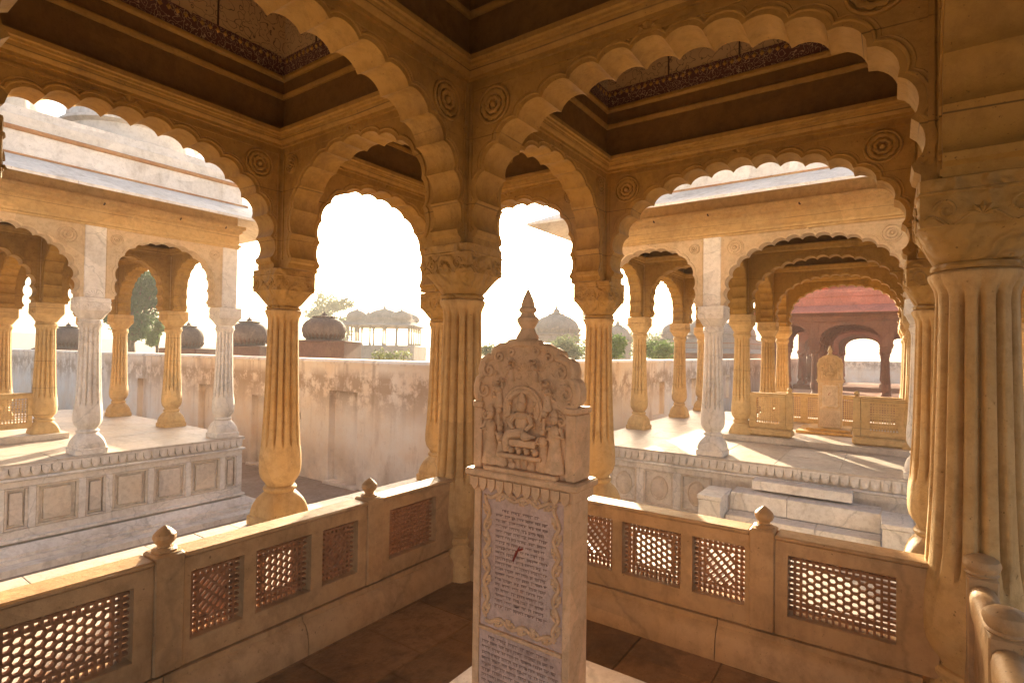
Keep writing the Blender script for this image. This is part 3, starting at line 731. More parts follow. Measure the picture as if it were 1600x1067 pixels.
        figure(.0, .965, .215, True); figure(.132, .928, .20); figure(-.132, .928, .20, mirror=-1); figure(.088, .928, .15, mirror=-1); figure(-.088, .928, .15); figure(.100, 1.13, .10); figure(-.100, 1.13, .10, mirror=-1); figure(.05, 1.225, .075); figure(-.05, 1.225, .075, mirror=-1)
        for u in (-.045, -.015, .015, .045): figure(u, .925, .055)
        q = MB()
        for sgn in (-1, 1):
            for (u, w, r) in ((.055,1.245,.022),(.085,1.215,.018),(.12,1.175,.017),(.045,1.285,.014)):
                q.tube([(.040, sgn*u+r*(1-k/20)*cos(k*.45), w+r*(1-k/20)*sin(k*.45)) for k in range(17)], .006, 5)
            for (u, w) in ((.04,.93),(.085,.925),(.13,.93)): q.ell((.034, sgn*u, w), (.014, .018, .016), 8, 6)
        rj = random.Random(21)
        for k in range(230):
            u, w = rj.uniform(-.155, .155), rj.uniform(.93, 1.33)
            if w > 1.24 and abs(u) > .170-(w-1.24)*1.1: continue
            r = rj.uniform(.008, .017); a0 = rj.uniform(0, 6.28); sg = rj.choice((-1, 1))
            q.tube([(.046-.004*rj.random(), u+r*(1-i/13)*cos(a0+sg*i*.6), w+r*(1-i/13)*sin(a0+sg*i*.6)) for i in range(11)], rj.uniform(.0035, .0055), 5)
        for k in range(7): a = pi*k/6; q.add(*petal((.044, 0, 1.262), (0, cos(a), sin(a)), (0, -sin(a), cos(a)), (-1, 0, 0), .045, .014))
        put('carved_foliage', q, mat, slab)
        put('base_rail', MB().cbox(.0, .045, -.150, .150, .9055, .922, .003), mat, slab)
        # carved vine border round the inscription
        q = MB(); yb, z0, z1 = HW-.056, .378, .812
        def vine(p, d, nn, ln, k):
            N = int(ln/.006)
            q.tube([tuple(Vector(p)+Vector(d)*(ln*i/N)+Vector(nn)*(.010*sin(i/N*ln/.05*pi))) for i in range(N+1)], .0075, 6)
            for i in range(int(ln/.05)):
                c = Vector(p)+Vector(d)*(.05*(i+.5)); s2 = 1 if i % 2 else -1; c = c-Vector(nn)*(.006*s2)
                q.tube([tuple(c+Vector(d)*(.020*(1-j/13)*cos(j*.55))+Vector(nn)*(s2*.020*(1-j/13)*sin(j*.55))) for j in range(11)], .0052, 6)
                q.add(*petal(c, Vector(d)*.7+Vector(nn)*(.7*s2), Vector(d)*.7-Vector(nn)*(.7*s2), (-1,0,0), .038, .016))
        for sgn in (-1, 1): vine((.008, sgn*yb, z0), (0,0,1), (0,1,0), z1-z0, sgn)
        for zz in (z0-.004, z1+.004): vine((.008, -yb, zz), (0,1,0), (0,0,1), 2*yb, 1)
        put('vine_border', q, mat, T)
        # worn lines of script hanging from their head strokes
        def script(name, ya, yb2, zt, zb, rows, x):
            q = MB(); rr = random.Random(3); dz = (zt-zb)/rows
            for r in range(rows):
                z = zt-r*dz; y = yb2
                ind = rr.uniform(.02, .05) if r == 0 else 0
                y -= ind
                while y > ya+ind+.012:
                    wl = rr.uniform(.014, .045); ye = max(y-wl, ya+ind)
                    q.box(x, x+.004, ye, y, z-.0022, z)
                    yy = y-.002
                    while yy > ye+.003:
                        h = rr.uniform(.35, .62)*dz; q.box(x+.0004, x+.004, yy-.0018, yy, z-h, z-.002)
                        if rr.random() < .6: q.box(x+.0008, x+.004, yy-.0055, yy-.001, z-h*rr.uniform(.4, .9)-.0016, z-h*.4)
                        yy -= rr.uniform(.0055, .0085)
                    y = ye-rr.uniform(.004, .009)
            put(name, q.mesh(name, 0), M['ink'], T)
        script('inscription', -.108, .108, .770, .415, 19, .0112)
        script('lower_inscription', -.158, .158, .315, .02, 15, .0052)
        q = MB(); q.tube([(.011, .004, .655), (.010, .018, .628), (.010, .030, .60)], [.002, .005, .003], 5); q.tube([(.011, .02, .635), (.010, -.005, .648), (.011, -.012, .652)], [.002, .004, .001], 5)
        put('vermilion_mark', q, M['vermilion'], T)
    b = MB(); b.cbox(.022, .10, -.042, .042, 1.3602, 1.368, .003)
    b.lathe([(.044,1.368),(.043,1.380),(.031,1.400),(.026,1.412),(.035,1.425),(.042,1.437),(.042,1.447),(.030,1.456),(.026,1.465),(.035,1.472),(.035,1.480),(.027,1.488),(.026,1.498),(.018,1.520),(.006,1.545),(.001,1.552)], 20, c=(.058, .006))
    put('finial', b, mat, T)
    return T
stele('carved marble memorial stele with scrolled top, standing at the centre of the view', (1.56, 1.045, .272))
sl = tag(put('stele_base', MB().cbox(1.34, 2.15, .60, 1.455, .115, .271, .008), M['marble']), 'low pale stone slab under the carved memorial stele', 'slab')

# ================================================================== PLINTHS
def petal_piece():
    if 'pp' in cache: return cache['pp']
    prof = [(-.051,.064),(.051,.064),(.051,.024),(.046,-.006),(.033,-.032),(.016,-.050),(0,-.062),(-.016,-.050),(-.033,-.032),(-.046,-.006),(-.051,.024)]
    b = MB().prism_xz(prof, -.018, .034); b.prism_xz([(p[0]*.72, p[1]*.72+.004) for p in prof], -.026, -.017)
    cache['pp'] = b.mesh('petal'); return cache['pp']
def panel_piece(w, h, oval=False):
    key = ('panel', round(w, 2), round(h, 2), oval)
    if key in cache: return cache[key]
    b = MB(); W2, H2 = w/2, h/2; f = .03
    for (x0, x1, z0, z1) in ((-W2, W2, H2-f, H2), (-W2, W2, -H2, -H2+f), (-W2, -W2+f, -H2+f+.0005, H2-f-.0005), (W2-f, W2, -H2+f+.0005, H2-f-.0005)): b.cbox(x0, x1, -.060, .012, z0, z1, .006)
    iw, ih = W2-f-.05, H2-f-.035
    if w < .30: iw = W2-f-.02
    if oval:
        ring = lambda k, y: [(k*iw*.8*cos(t), y, k*ih*.8*sin(t)) for t in [2*pi*i/28 for i in range(28)]]
        b.loft([ring(1.12, .002), ring(1.1, -.03), ring(1.0, -.036), ring(.94, -.022), ring(.8, -.034), ring(.05, -.046)], True)
    else: b.cbox(-iw, iw, -.052, .012, -ih, ih, .012)
    cache[key] = b.mesh('panel'); return cache[key]

# ---- left pavilion
LA, LW = 1.985, 2.60
LX0, LY0 = 5.0, 9.73
LXS = [LX0-2*LA-LW, LX0-LA-LW, LX0-LA, LX0]; LYS = [LY0, LY0+LA, LY0+LA+LW, LY0+2*LA+LW]
P2 = thing('stone_pavilion', 'cream pavilion on a panelled marble platform at the left', 'pavilion', (0, 0, .02), 'pavilions round the courtyard')
fr = lambda i, j: M['marble'] if j == 0 else M['ochre']
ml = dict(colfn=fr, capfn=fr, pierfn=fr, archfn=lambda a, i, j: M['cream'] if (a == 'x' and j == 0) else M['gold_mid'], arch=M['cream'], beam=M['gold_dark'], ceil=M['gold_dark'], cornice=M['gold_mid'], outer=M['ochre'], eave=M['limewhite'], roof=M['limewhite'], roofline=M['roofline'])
pavilion(P2, LXS, LYS, ml, rosettes={('x',0,0):(-1,), ('x',1,0):(-1,), ('x',2,0):(-1,)})
def platform(P, x0, x1, y0, y1, face, spans, petal_range, ovals=False, zfoot=-1.34):
    """stepped marble platform; face 'y-' or 'x-' carries the carved work. spans: (a, b) along the face"""
    b = MB(); R = (x0, x1, y0, y1)
    prof = [(-.5,-.031),(.0,-.031),(.0,-.055),(-.055,-.058),(-.055,-.19),(.0,-.195),(.012,-.205),(.012,-.222),(-.02,-.235),(-.03,-.24),(-.03,-.315),(-.085,-.318),(-.085,-.882),(-.03,-.885),(-.03,-.985),(.0,-.99),(.015,-1.0),(.015,-1.03),(-.07,-1.035),(-.07,-1.06),(.03,-1.065),(.09,-1.13),(.14,-1.165),(.14,-1.20),(.20,-1.205),(.20,-1.25),(.42,-1.252),(.42,zfoot),(-.5,zfoot)]
    b.sweep(*R, prof, False); pl = put('platform', b, M['marble'], P)
    put('platform_core', MB().box(x0+.3, x1-.3, y0+.3, y1-.3, zfoot, -.032), M['marble_dirty'], P)
    def place(name, me, mat, u, z, dep):
        if face == 'y-': return put(name, me, mat, pl, (u, y0+dep, z))
        return put(name, me, mat, pl, (x0+dep, u, z), rz=-pi/2)
    u = petal_range[0]
    while u < petal_range[1]:
        place('petal', petal_piece(), M['marble'], u, -.122, .020); u += .112
    for k, (a, c) in enumerate(spans):
        w = abs(c-a); place('panel', panel_piece(w, .56, ovals), M['panel'] if k % 2 else M['marble_dirty'], (a+c)/2, -.60, .0855)
    es = sorted([min(a, c) for a, c in spans]+[max(a, c) for a, c in spans])
    lo, hi = (x0, x1) if face == 'y-' else (y0, y1)
    gaps = list(zip(es[1::2], es[2::2]))+[(es[-1], hi-.03)]
    for a, c in gaps:
        if c-a > .02 and c-a < .6: place('pilaster', MB().cbox(-(c-a)/2+.002, (c-a)/2-.002, -.066, .0, -.281, .281, .008), M['marble'], (a+c)/2, -.60, .086)
    return pl
def spans_from(x_end, widths, gap=.085):
    out = []; x = x_end
    for w in widths: out.append((x-w, x)); x -= w+gap
    return out
PO = .265
pl2 = platform(P2, LXS[0]-PO, LXS[3]+PO, LYS[0]-PO, LYS[3]+PO, 'y-', spans_from(LX0+PO-.13, [.20,.47,.47,.47,.24,.47,.24,.47,.47,.47,.24,.47,.24,.47]), (LXS[0]-.2, LXS[3]+PO-.05))
slabs(pl2, LXS[0]-PO+.001, LXS[3]+PO-.001, LYS[0]-PO+.001, LYS[3]+PO-.001, 0, 8, 9, [M['pale_floor']])
put('inner_floor', MB().cbox(LXS[1]-.28, LXS[2]+.28, LYS[1]-.28, LYS[2]+.28, .001, .10, .006), M['pale_floor'], P2)
railing('low lattice railing between the columns of the left pavilion', (LXS[2], LYS[1], 0), pi, [(.16, LW-.16, [(.22+.54*k, .66+.54*k, 'grid') for k in range(4)])], [], .22, .80, 0, M['ochre'], M['ochre'])
def leaf_fan():
    if 'fan' in cache: return cache['fan']
    b = MB()
    for k in range(9):
        a = pi*k/8; b.add(*petal((0, 0, 0), (cos(a), 0, sin(a)), (-sin(a), 0, cos(a)), (0, -1, 0), .115, .026))
    b.tube([(.118*cos(pi*k/16), -.002, .118*sin(pi*k/16)) for k in range(17)], .007, 6)
    cache['fan'] = b.mesh('carved_leaf'); return cache['fan']
for x_ in LXS: put('carved_leaf', leaf_fan(), M['marble'], P2, (x_, LYS[0]-TH-.0125, 2.30))
def hooks(P, pts):
    for p in pts: put('iron_hook', MB().tube([(p[0], p[1], p[2]), (p[0], p[1], p[2]-.03), (p[0]-.015, p[1]-.015, p[2]-.045)], .011, 6), M['iron'], P)
hooks(P2, [(x_+.02, LYS[0]-TH-.09, 3.70) for x_ in (LXS[1]+.9, LXS[2]+.05, LXS[2]+1.1, LXS[3]-.15)])

# ---- right pavilion
RX0, RY0 = 8.69, 4.232
RXS = [RX0, RX0+LA, RX0+LA+LW, RX0+2*LA+LW]; RYS = [RY0-2*LA-LW, RY0-LA-LW, RY0-LA, RY0]
P3 = thing('stone_pavilion', 'ochre pavilion with marble steps and a stele inside, at the right', 'pavilion', (0, 0, .065), 'pavilions round the courtyard')
fr3 = lambda i, j: M['marble'] if i == 0 else M['ochre']
mr_ = dict(ml); mr_.update(colfn=fr3, capfn=fr3, pierfn=fr3, archfn=lambda a, i, j: M['cream'] if (a == 'y' and i == 0) else M['gold_mid'])
pavilion(P3, RXS, RYS, mr_, rosettes={('y',0,0):(1,), ('y',0,1):(1,), ('y',0,2):(1,)})
pl3 = platform(P3, RXS[0]-PO, RXS[3]+PO, RYS[0]-PO, RYS[3]+PO, 'x-', [(4.36,3.98),(3.86,3.38),(3.26,2.78),(2.66,2.20),(-.25,-.65),(-.77,-1.25),(-1.37,-1.85)], (RYS[0]-.2, RYS[3]+PO-.05), True)
slabs(pl3, RXS[0]-PO+.001, RXS[3]+PO-.001, RYS[0]-PO+.001, RYS[3]+PO-.001, 0, 8, 9, [M['pale_floor']])
put('inner_floor', MB().cbox(RXS[1]-.30, RXS[2]+.28, RYS[1]-.28, RYS[2]+.28, .001, .10, .006), M['pale_floor'], P3)
for y_ in RYS: put('carved_leaf', leaf_fan(), M['marble'], P3, (RXS[0]-TH-.0125, y_, 2.30), rz=-pi/2)
hooks(P3, [(RXS[0]-TH-.09, y_, 3.70) for y_ in (RYS[3]-.6, RYS[2]+.9, RYS[2]+.05, RYS[1]+1.4, RYS[1]+.3)])
# marble stairs in front of it
ST = thing('marble_steps', 'weathered marble steps between two square blocks before the right pavilion', 'steps', (RXS[0]-PO, 1.0, -1.32))
def step(x0, x1, y0, y1, z0, z1, cuts):
    ys = [y0]+cuts+[y1]
    for a, c in zip(ys[:-1], ys[1:]):
        put('step_stone', MB().cbox(x0, x1, a+.002, c-.002, z0+random.uniform(0, .003), z1+random.uniform(-.003, .003), .008), random.choice([M['marble'], M['marble_dirty'], M['marble']]), ST)
step(-.34, -.145, -.62, .56, 1.075, 1.20, [])
step(-.52, -.145, -.92, .80, .80, 1.045, [.1]); step(-.80, -.522, -.92, .80, .52, .80, [-.25, .4]); step(-1.08, -.802, -.92, .80, .24, .52, [.2]); step(-1.36, -1.082, -.92, .80, .0, .26, [-.4, .3])
for (y0, y1) in ((.815, 1.10), (-1.215, -.935)):
    bk = put('side_block', MB().cbox(-1.0, -.60, y0, y1, 0, 1.0, .01), M['marble'], ST)
    put('block_cap', MB().cbox(-1.02, -.40, y0-.012, y1+.012, 1.001, 1.06, .008), M['marble'], bk)
stele('smaller golden stele standing inside the right pavilion', (11.9, .93, .26), detail=True, mat=M['cream'], pmat=M['panel'])
b = MB().cbox(11.45, 12.5, .45, 1.45, .165, .215, .01); b.cbox(11.6, 12.4, .58, 1.30, .215, .26, .008)
tag(put('stele_base', b, M['gold']), 'stepped ochre base of the stele inside the right pavilion', 'slab')
yy = RYS[2]
railing('short lattice railing left of the entrance in the right pavilion', (RXS[1], RYS[2], .0), -pi/2, [(.14, .74, [(.26, .64, 'grid')])], [.80], .30, .93, 0, M['ochre'], M['ochre'])
railing('short lattice railing right of the entrance in the right pavilion', (RXS[1], RYS[2], .0), -pi/2, [(1.86, LW-.14, [(1.98, 2.36, 'grid')])], [1.80], .30, .93, 0, M['ochre'], M['ochre'])
for nm, y0, y1 in (('left', RYS[2]-.12, RYS[2]-.86), ('right', RYS[2]-1.74, RYS[1]+.12)):
    sb = tag(put('railing_base', MB().cbox(RXS[1]-.16, RXS[1]+.12, min(y0, y1), max(y0, y1), .166, .299, .03), M['ochre']), 'ochre stone footing under the %s entrance railing of the right pavilion' % nm, 'footing')
railing('far lattice railing behind the stele in the right pavilion', (RXS[2], RYS[2], .0), -pi/2, [(.16, LW-.16, [(.24+.56*k, .66+.56*k, 'grid') for k in range(4)])], [], .17, .80, 0, M['ochre'], M['ochre'])

# ---- red sandstone pavilion far behind
QA, QW = 2.0, 2.58
QX, QY = 27.5, 2.72+QA
QXS = [QX, QX+QA, QX+QA+QW, QX+2*QA+QW]; QYS = [QY-2*QA-QW, QY-QA-QW, QY-QA, QY]
P4 = thing('stone_pavilion', 'red sandstone pavilion seen through the right pavilion', 'pavilion', (0, 0, -.25), 'pavilions round the courtyard')
rd = lambda *a: M['red']
mq = dict(colfn=rd, capfn=rd, pierfn=rd, archfn=rd, arch=M['red'], beam=M['red'], ceil=M['red'], cornice=M['red'], outer=M['red'], eave=M['red_roof'], roof=M['red_roof'], roofline=M['red_roof'])
pavilion(P4, QXS, QYS, mq)
put('platform', MB().cbox(QXS[0]-.4, QXS[3]+.4, QYS[0]-.4, QYS[3]+.4, -1.12, 0, .03), M['red'], P4)
P5 = thing('stone_pavilion', 'second red sandstone pavilion, half hidden behind the first one', 'pavilion', (0, 0, -.30), 'pavilions round the courtyard')
BXS = [x+13.5 for x in QXS]; BYS = [y+.2 for y in QYS]
pavilion(P5, BXS, BYS, mq)
put('platform', MB().cbox(BXS[0]-.4, BXS[3]+.4, BYS[0]-.4, BYS[3]+.4, -1.04, 0, .03), M['red'], P5)
P6 = thing('stone_pavilion', 'brown sandstone pavilion with grey roof beyond the wall, left of the red one', 'pavilion', (0, 0, -2.0), 'pavilions round the courtyard')
pavilion(P6, [x+14 for x in QXS], [y+10.5 for y in QYS], dict(mq, eave=M['grey'], roof=M['grey'], roofline=M['red']))
put('platform', MB().cbox(QXS[0]+13.6, QXS[3]+14.4, QYS[0]+10.1, QYS[3]+10.9, -.6, 0, .03), M['red'], P6)

# ================================================================== COMPOUND WALLS
def wall(label, along, fixed, u0, u1, top, niches, sgn, th=.55):
    """solid plastered wall with blind niches; along 'y' stands at x = fixed and faces -x, along 'x' stands at y = fixed and faces -y"""
    T = thing('compound_wall', label, 'wall', (0, 0, -1.33)); z1 = top+1.33
    def bx(name, a, c, d0, d1, z0, zz, mat=None, b=.0):
        q = MB()
        co = (fixed+d0, fixed+d1, a, c) if along == 'y' else (a, c, fixed+d0, fixed+d1)
        (q.cbox(*co, z0, zz, b) if b else q.box(*co, z0, zz)); return put(name, q, mat or M['plaster'], T)
    u = u0; dep = .16
    bx('wall_core', u0, u1, dep, th, 0, z1-.10)
    for (a, c, za, zb) in sorted(niches)+[(u1, u1, 0, 0)]:
        if a > u: bx('wall_face', u, a, 0, dep, 0, z1-.10)
        if c > a:
            if za > .02: bx('wall_face', a, c, 0, dep, 0, za)
            bx('wall_face', a, c, 0, dep, zb, z1-.10)
            if za < .02: bx('niche_sill', a-.06, c+.06, -.10, dep, 0, .07, None, .01)
        u = c
    q = MB(); sec = [(-.03, z1-.099), (-.03, z1-.06), (.02, z1-.015), (.10, z1), (th-.06, z1), (th+.03, z1-.05), (th+.03, z1-.099)]
    if along == 'y': q.loft([[(fixed+d, u0, z) for d, z in sec], [(fixed+d, u1, z) for d, z in sec]])
    else: q.loft([[(u0, fixed+d, z) for d, z in sec], [(u1, fixed+d, z) for d, z in sec]])
    put('coping', q, M['plaster'], T); return T
wall('long stained white plaster wall running behind the left pavilion', 'y', 7.5, 6.56, 48, 1.385,
     [(9.15, 10.1, 0, 2.03), (11.12, 11.3, 1.28, 1.48), (12.6, 13.2, 0, 1.75), (15.2, 15.95, 0, 1.9), (19.2, 20.0, 0, 1.9), (24, 25, .4, 1.9), (30, 31, .4, 1.9)], 1)
wall('cream plaster wall behind the left end of the right pavilion', 'x', 6.0, 7.5, 60, 1.42,
     [(16.3, 17.3, 1.0, 2.05), (19.8, 20.8, 1.0, 2.05), (25, 26, 1.0, 2.05)], 1)

# ================================================================== BACKGROUND
def ray(px, py, d):
    x, y = px-800, py-535.65
    a = x*cos(ROLL)+y*sin(ROLL); b = -x*sin(ROLL)+y*cos(ROLL)
    return Vector((0, 0, EYE)) + (fwd + rt*(a/847.05) - u2*(b/847.05))*d

def squat_dome(label, px, d, wpx, ytop, ybase, ybot, basew):
    c = ray(px, ybase, d); k = d/847.05; r = wpx/2*k; h = (ybase-ytop)*k; bw = basew/2*k; bh = (ybot-ybase)*k
    T = thing('weathered_dome', label, 'dome', (c.x, c.y, c.z), 'blackened domes beyond the wall', rz=YAW)
    put('drum', MB().cbox(-bw, bw, -bw, bw, -bh-1.9, 0, .03).cbox(-bw*1.03, bw*1.03, -bw*1.03, bw*1.03, -.10*r, -.02, .02), M['dome_base'], T)
    prof = [(.80*r,-.01),(.82*r,.06*h),(.78*r,.09*h),(.90*r,.18*h),(.99*r,.32*h),(r,.45*h),(.95*r,.60*h),(.82*r,.74*h),(.62*r,.84*h),(.46*r,.88*h)]
    dm = put('dome_shell', MB().lathe(prof, 96, 2, lambda t, z: 1-.035*abs(cos(14*t)) if z > .1*h else 1), M['dome'], T)
    b = MB().lathe([(.44*r,.88*h),(.50*r,.90*h),(.50*r,.93*h),(.30*r,.95*h),(.12*r,.97*h),(.14*r,1.02*h),(.05*r,1.06*h),(.02*r,1.12*h)], 24)
    for i in range(16):
        t = 2*pi*i/16; b.ell((.50*r*cos(t), .50*r*sin(t), .91*h), (.06*r, .06*r, .03*h), 6, 5)
    put('lotus_finial', b, M['dome'], dm)
    b = MB()
    for i in range(28):
        t = 2*pi*i/28; b.add(*petal((.80*r*cos(t), .80*r*sin(t), .02*h), (cos(t)*.45, sin(t)*.45, .9), (-sin(t), cos(t), 0), (cos(t), sin(t), 0), .30*h, .085*r))
    put('petal_ring', b, M['dome_base'], dm)
squat_dome('blackened ribbed dome on a maroon base just right of the fluted outer column', 506, 19, 66, 492, 532, 558, 92)
squat_dome('blackened ribbed dome just left of the fluted outer column', 389, 21, 58, 500, 540, 560, 62)
squat_dome('blackened ribbed dome between the columns of the left pavilion, beside the tree', 294, 24, 44, 507, 544, 560, 56)
squat_dome('blackened ribbed dome at the far left between pavilion columns', 106, 26, 46, 508, 544, 560, 60)

def far_chhatri(label, px, d, wpx, ytop, yeave, ybase, mat):
    k = d/847.05; c = ray(px, ybase, d); w = wpx/2*k; he = (ybase-yeave)*k; ht = (yeave-ytop)*k
    T = thing('far_pavilion', label, 'pavilion', (c.x, c.y, c.z), None, rz=YAW)
    put('platform', MB().cbox(-w*1.02, w*1.02, -w*1.02, w*1.02, -8, 0, .1), mat, T)
    n = 6
    for i in range(n):
        for j in range(n):
            if i in (0, n-1) or j in (0, n-1):
                x, y = -w*.86+2*w*.86*i/(n-1), -w*.86+2*w*.86*j/(n-1)
                put('column', MB().lathe([(.13,0),(.13,.2),(.085,.3),(.075,he*.8),(.12,he*.85)], 10, c=(x, y)), mat, T)
    for s in (-1, 1):
        for j in range(n-1):
            a = -w*.86+2*w*.86*j/(n-1); bw = 2*w*.86/(n-1); c2 = foil_curve(bw/2-.12, 0, .55, 7, .05, 0, -.25)
            poly = [(-bw/2, -.3), (-bw/2+.12, -.3)]+c2+[(bw/2-.12, -.3), (bw/2, -.3), (bw/2, .8), (-bw/2, .8)]
            q = MB().prism_xz(poly, -.1, .1); q.xform(lambda p: (a+bw/2+p[0], s*w*.86+p[1], p[2]+he*.78)); put('arch', q, mat, T)
            q = MB().prism_xz(poly, -.1, .1); q.xform(lambda p: (s*w*.86+p[1], a+bw/2+p[0], p[2]+he*.78)); put('arch', q, mat, T)
    put('eave', MB().sweep(-w*.9, w*.9, -w*.9, w*.9, [(-.3,he*1.02),(.15*w,he*.90),(.15*w,he*.93),(-.3,he*1.09)], False), mat, T)
    put('roof_slab', MB().cbox(-w*.9, w*.9, -w*.9, w*.9, he*.98, he*1.06+.12, .05), mat, T)
    put('parapet', MB().cbox(-w*.80, w*.80, -w*.80, w*.80, he*1.05, he*1.05+ht*.26, .05), mat, T)
    dp = [(.98,0),(1.04,.2),(1.0,.45),(.82,.72),(.5,.92),(.2,1.02),(.12,1.06),(.06,1.25),(.01,1.5)]
    put('dome', MB().lathe([(r*w*.44, z*ht*.52+he*1.05+ht*.2) for r, z in dp], 32), mat, T)
    for s in (-1, 1):
        for s2 in (-1, 1):
            put('cupola', MB().lathe([(r*w*.27, z*ht*.42+he*1.05+ht*.16) for r, z in dp], 24, c=(s*w*.60, s2*w*.60)), mat, T)
far_chhatri('hazy many-columned pavilion with domed roofs far off in the gap between two columns', 600, 62, 112, 476, 508, 540, M['grey'])
def far_dome(label, px, d, wpx, ytip, ytop, yb, mat):
    k = d/847.05; c = ray(px, yb, d); r = wpx/2*k; h = (yb-ytop)*k
    T = thing('far_dome', label, 'dome', (c.x, c.y, c.z), None, rz=YAW)
    put('drum', MB().lathe([(r*1.02,-7),(r*1.02,-.1*h),(r*1.08,-.06*h),(r*1.08,0),(r*.96,.02*h)], 48), mat, T)
    dm = put('dome_shell', MB().lathe([(r*.96,0),(r,.2*h),(r*.98,.4*h),(r*.86,.62*h),(r*.64,.8*h),(r*.36,.93*h),(r*.2,1.0*h)], 72, 2, lambda t, z: 1-.055*abs(cos(11*t))), mat, T)
    put('spire', MB().lathe([(r*.34,.93*h),(r*.38,.96*h),(r*.2,1.02*h),(r*.12,1.1*h),(r*.16,1.16*h),(r*.05,1.24*h),(r*.02,1.5*h)], 20), mat, dm)
    b = MB()
    for i in range(24):
        t = 2*pi*i/24; b.add(*petal((r*.97*cos(t), r*.97*sin(t), 0), (cos(t)*.2, sin(t)*.2, .98), (-sin(t), cos(t), 0), (cos(t), sin(t), 0), .42*h, .11*r))
    put('petal_ring', b, mat, dm)
far_dome('hazy ribbed dome with a thin spire behind the stele', 869, 46, 72, 466, 490, 522, M['grey'])
far_dome('faint small dome right of the fluted column behind the stele', 965, 52, 40, 500, 508, 534, M['grey'])

def tree(name, label, px, ybase, d, hpx, wpx, leafm, trunk=True, n=2600, leaf=.16, blobs=9, seed=1, group=None, drop=0):
    rr = random.Random(seed); k = d/847.05; c = ray(px, ybase, d); H = hpx*k; W = wpx/2*k
    zg = -1.33 if c.z > -1 else c.z
    T = thing(name, label, 'tree' if trunk else 'shrub', (c.x, c.y, zg), group); z0 = c.z-zg
    tops = []
    for i in range(blobs):
        a = rr.uniform(0, 2*pi); rad = W*sqrt(rr.random())*.72; zz = z0+H*rr.uniform(.22, .86); tops.append((rad*cos(a), rad*sin(a), zz, W*rr.uniform(.22, .42)))
    b = MB()
    if trunk:
        b.tube([(0,0,-.05), (.05*W, 0, z0*.5+.1), (-.04*W, .03*W, z0+H*.25), (0, 0, z0+H*.6)], [.13*W+.05, .10*W+.03, .07*W+.02, .02], 8)
        for (x, y, z, r) in tops: b.tube([(0, 0, z0+H*.12), (x*.5, y*.5, z0+(z-z0)*.6), (x, y, z)], [.05*W, .03*W, .01], 6)
    else:
        for (x, y, z, r) in tops: b.tube([(x*.3, y*.3, 0), (x*.7, y*.7, z*.6), (x, y, z)], [.03, .02, .01], 5)
    put('trunk' if trunk else 'stem', b, M['bark'], T)
    q = MB()
    for i in range(n):
        x, y, z, r = rr.choice(tops)
        while True:
            p = Vector((rr.uniform(-1,1), rr.uniform(-1,1), rr.uniform(-1,1)))
            if .25 < p.length < 1: break
        p = p*(p.length**-.35)*r; p.z *= .8; p += Vector((x, y, z))
        u = Vector((rr.gauss(0,1), rr.gauss(0,1), rr.gauss(0,1)-.3)).normalized(); w = u.cross(Vector((rr.gauss(0,1), rr.gauss(0,1), rr.gauss(0,1)))).normalized(); s = leaf*rr.uniform(.6, 1.3)
        q.add([p, p+u*s*.5+w*s*.24, p+u*s, p+u*s*.5-w*s*.24], [(0,1,2,3)])
    me = bpy.data.meshes.new('crown'); me.from_pydata(q.v, [], q.f); put('crown', me, leafm, T)
tree('neem_tree', 'dense dark green tree seen through the left pavilion', 206, 552, 30, 138, 104, M['leaf_dark'], n=16000, leaf=.20, blobs=34, seed=4)
tree('leafy_tree', 'lighter green small tree beside the dark tree in the left pavilion', 246, 550, 28, 60, 36, M['leaf'], n=2500, leaf=.16, blobs=8, seed=9)
tree('hazy_tree', 'pale hazy tree far off behind the blackened dome', 515, 545, 75, 92, 90, M['leaf_pale'], n=2600, leaf=.55, blobs=12, seed=5)
tree('shrub', 'sunlit green shrub over the wall beside the column behind the stele', 945, 558, 20, 30, 95, M['leaf'], trunk=False, n=3500, leaf=.12, blobs=16, seed=11)
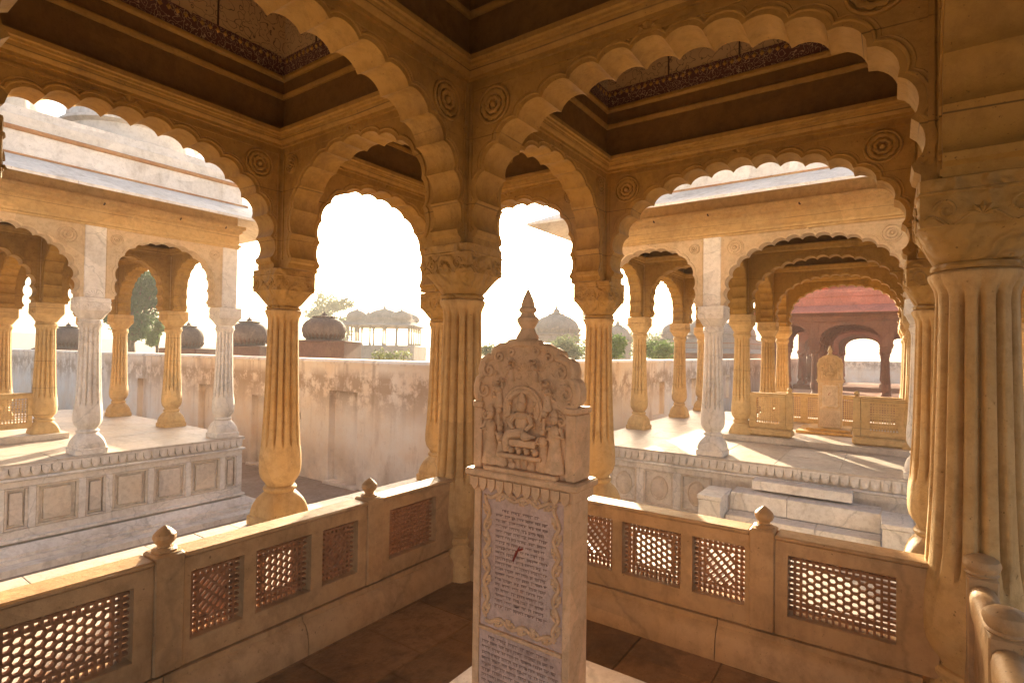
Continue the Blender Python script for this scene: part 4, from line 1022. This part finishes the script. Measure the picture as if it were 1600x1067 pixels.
tree('shrub', 'olive green bush over the wall in front of the hazy ribbed dome', 880, 562, 30, 34, 74, M['leaf_pale'], trunk=False, n=3500, leaf=.16, blobs=18, seed=31)
tree('shrub', 'dusty shrub over the wall at the left of the stele top', 775, 560, 22, 18, 70, M['leaf_pale'], trunk=False, n=2000, leaf=.12, blobs=12, seed=12)
tree('shrub', 'small dusty weeds on the wall top below the hazy pavilion', 610, 562, 16, 10, 70, M['leaf_pale'], trunk=False, n=500, leaf=.10, blobs=9, seed=13)
tree('shrub', 'green shrub over the wall between the right pavilion columns', 1030, 558, 24, 22, 90, M['leaf'], trunk=False, n=2500, leaf=.13, blobs=14, seed=14)
tree('shrub', 'greyish bush mass beyond the wall, right of the faint dome', 995, 556, 60, 40, 160, M['leaf_pale'], trunk=False, n=4000, leaf=.3, blobs=20, seed=15)
hl = MB(); pts = []
for k in range(61):
    t = k/60; x = -150+700*t; pts.append((x, 330-140*t, 4+2.5*sin(t*9)+1.5*sin(t*23+1)))
hl.loft([[(x, y, -2) for x, y, z in pts], [(x, y, z) for x, y, z in pts], [(x+30, y+60, z+3) for x, y, z in pts], [(x+60, y+160, -2) for x, y, z in pts]], False, closed=False)
h = put('hills', hl, M['hill']); h['kind'] = 'structure'

wall('distant pale wall behind the red sandstone pavilion', 'y', 66, -60, 6, 1.2, [(-1, 0, .6, 1.9), (2.4, 3.6, .6, 1.9)], 1)
# ================================================================== AIR
hz = put('haze', MB().box(-60, 420, -90, 560, -2.5, 13).mesh('haze', 0), None); hz['kind'] = 'stuff'
hm = bpy.data.materials.new('haze'); hm.use_nodes = True; hn = hm.node_tree.nodes; hn.clear()
pv = hn.new('ShaderNodeVolumePrincipled'); pv.inputs['Color'].default_value = (0.95, 0.92, 0.88, 1); pv.inputs['Density'].default_value = 0.0014; pv.inputs['Anisotropy'].default_value = 0.25
mo_ = hn.new('ShaderNodeOutputMaterial'); hm.node_tree.links.new(pv.outputs[0], mo_.inputs['Volume']); hz.data.materials.append(hm)
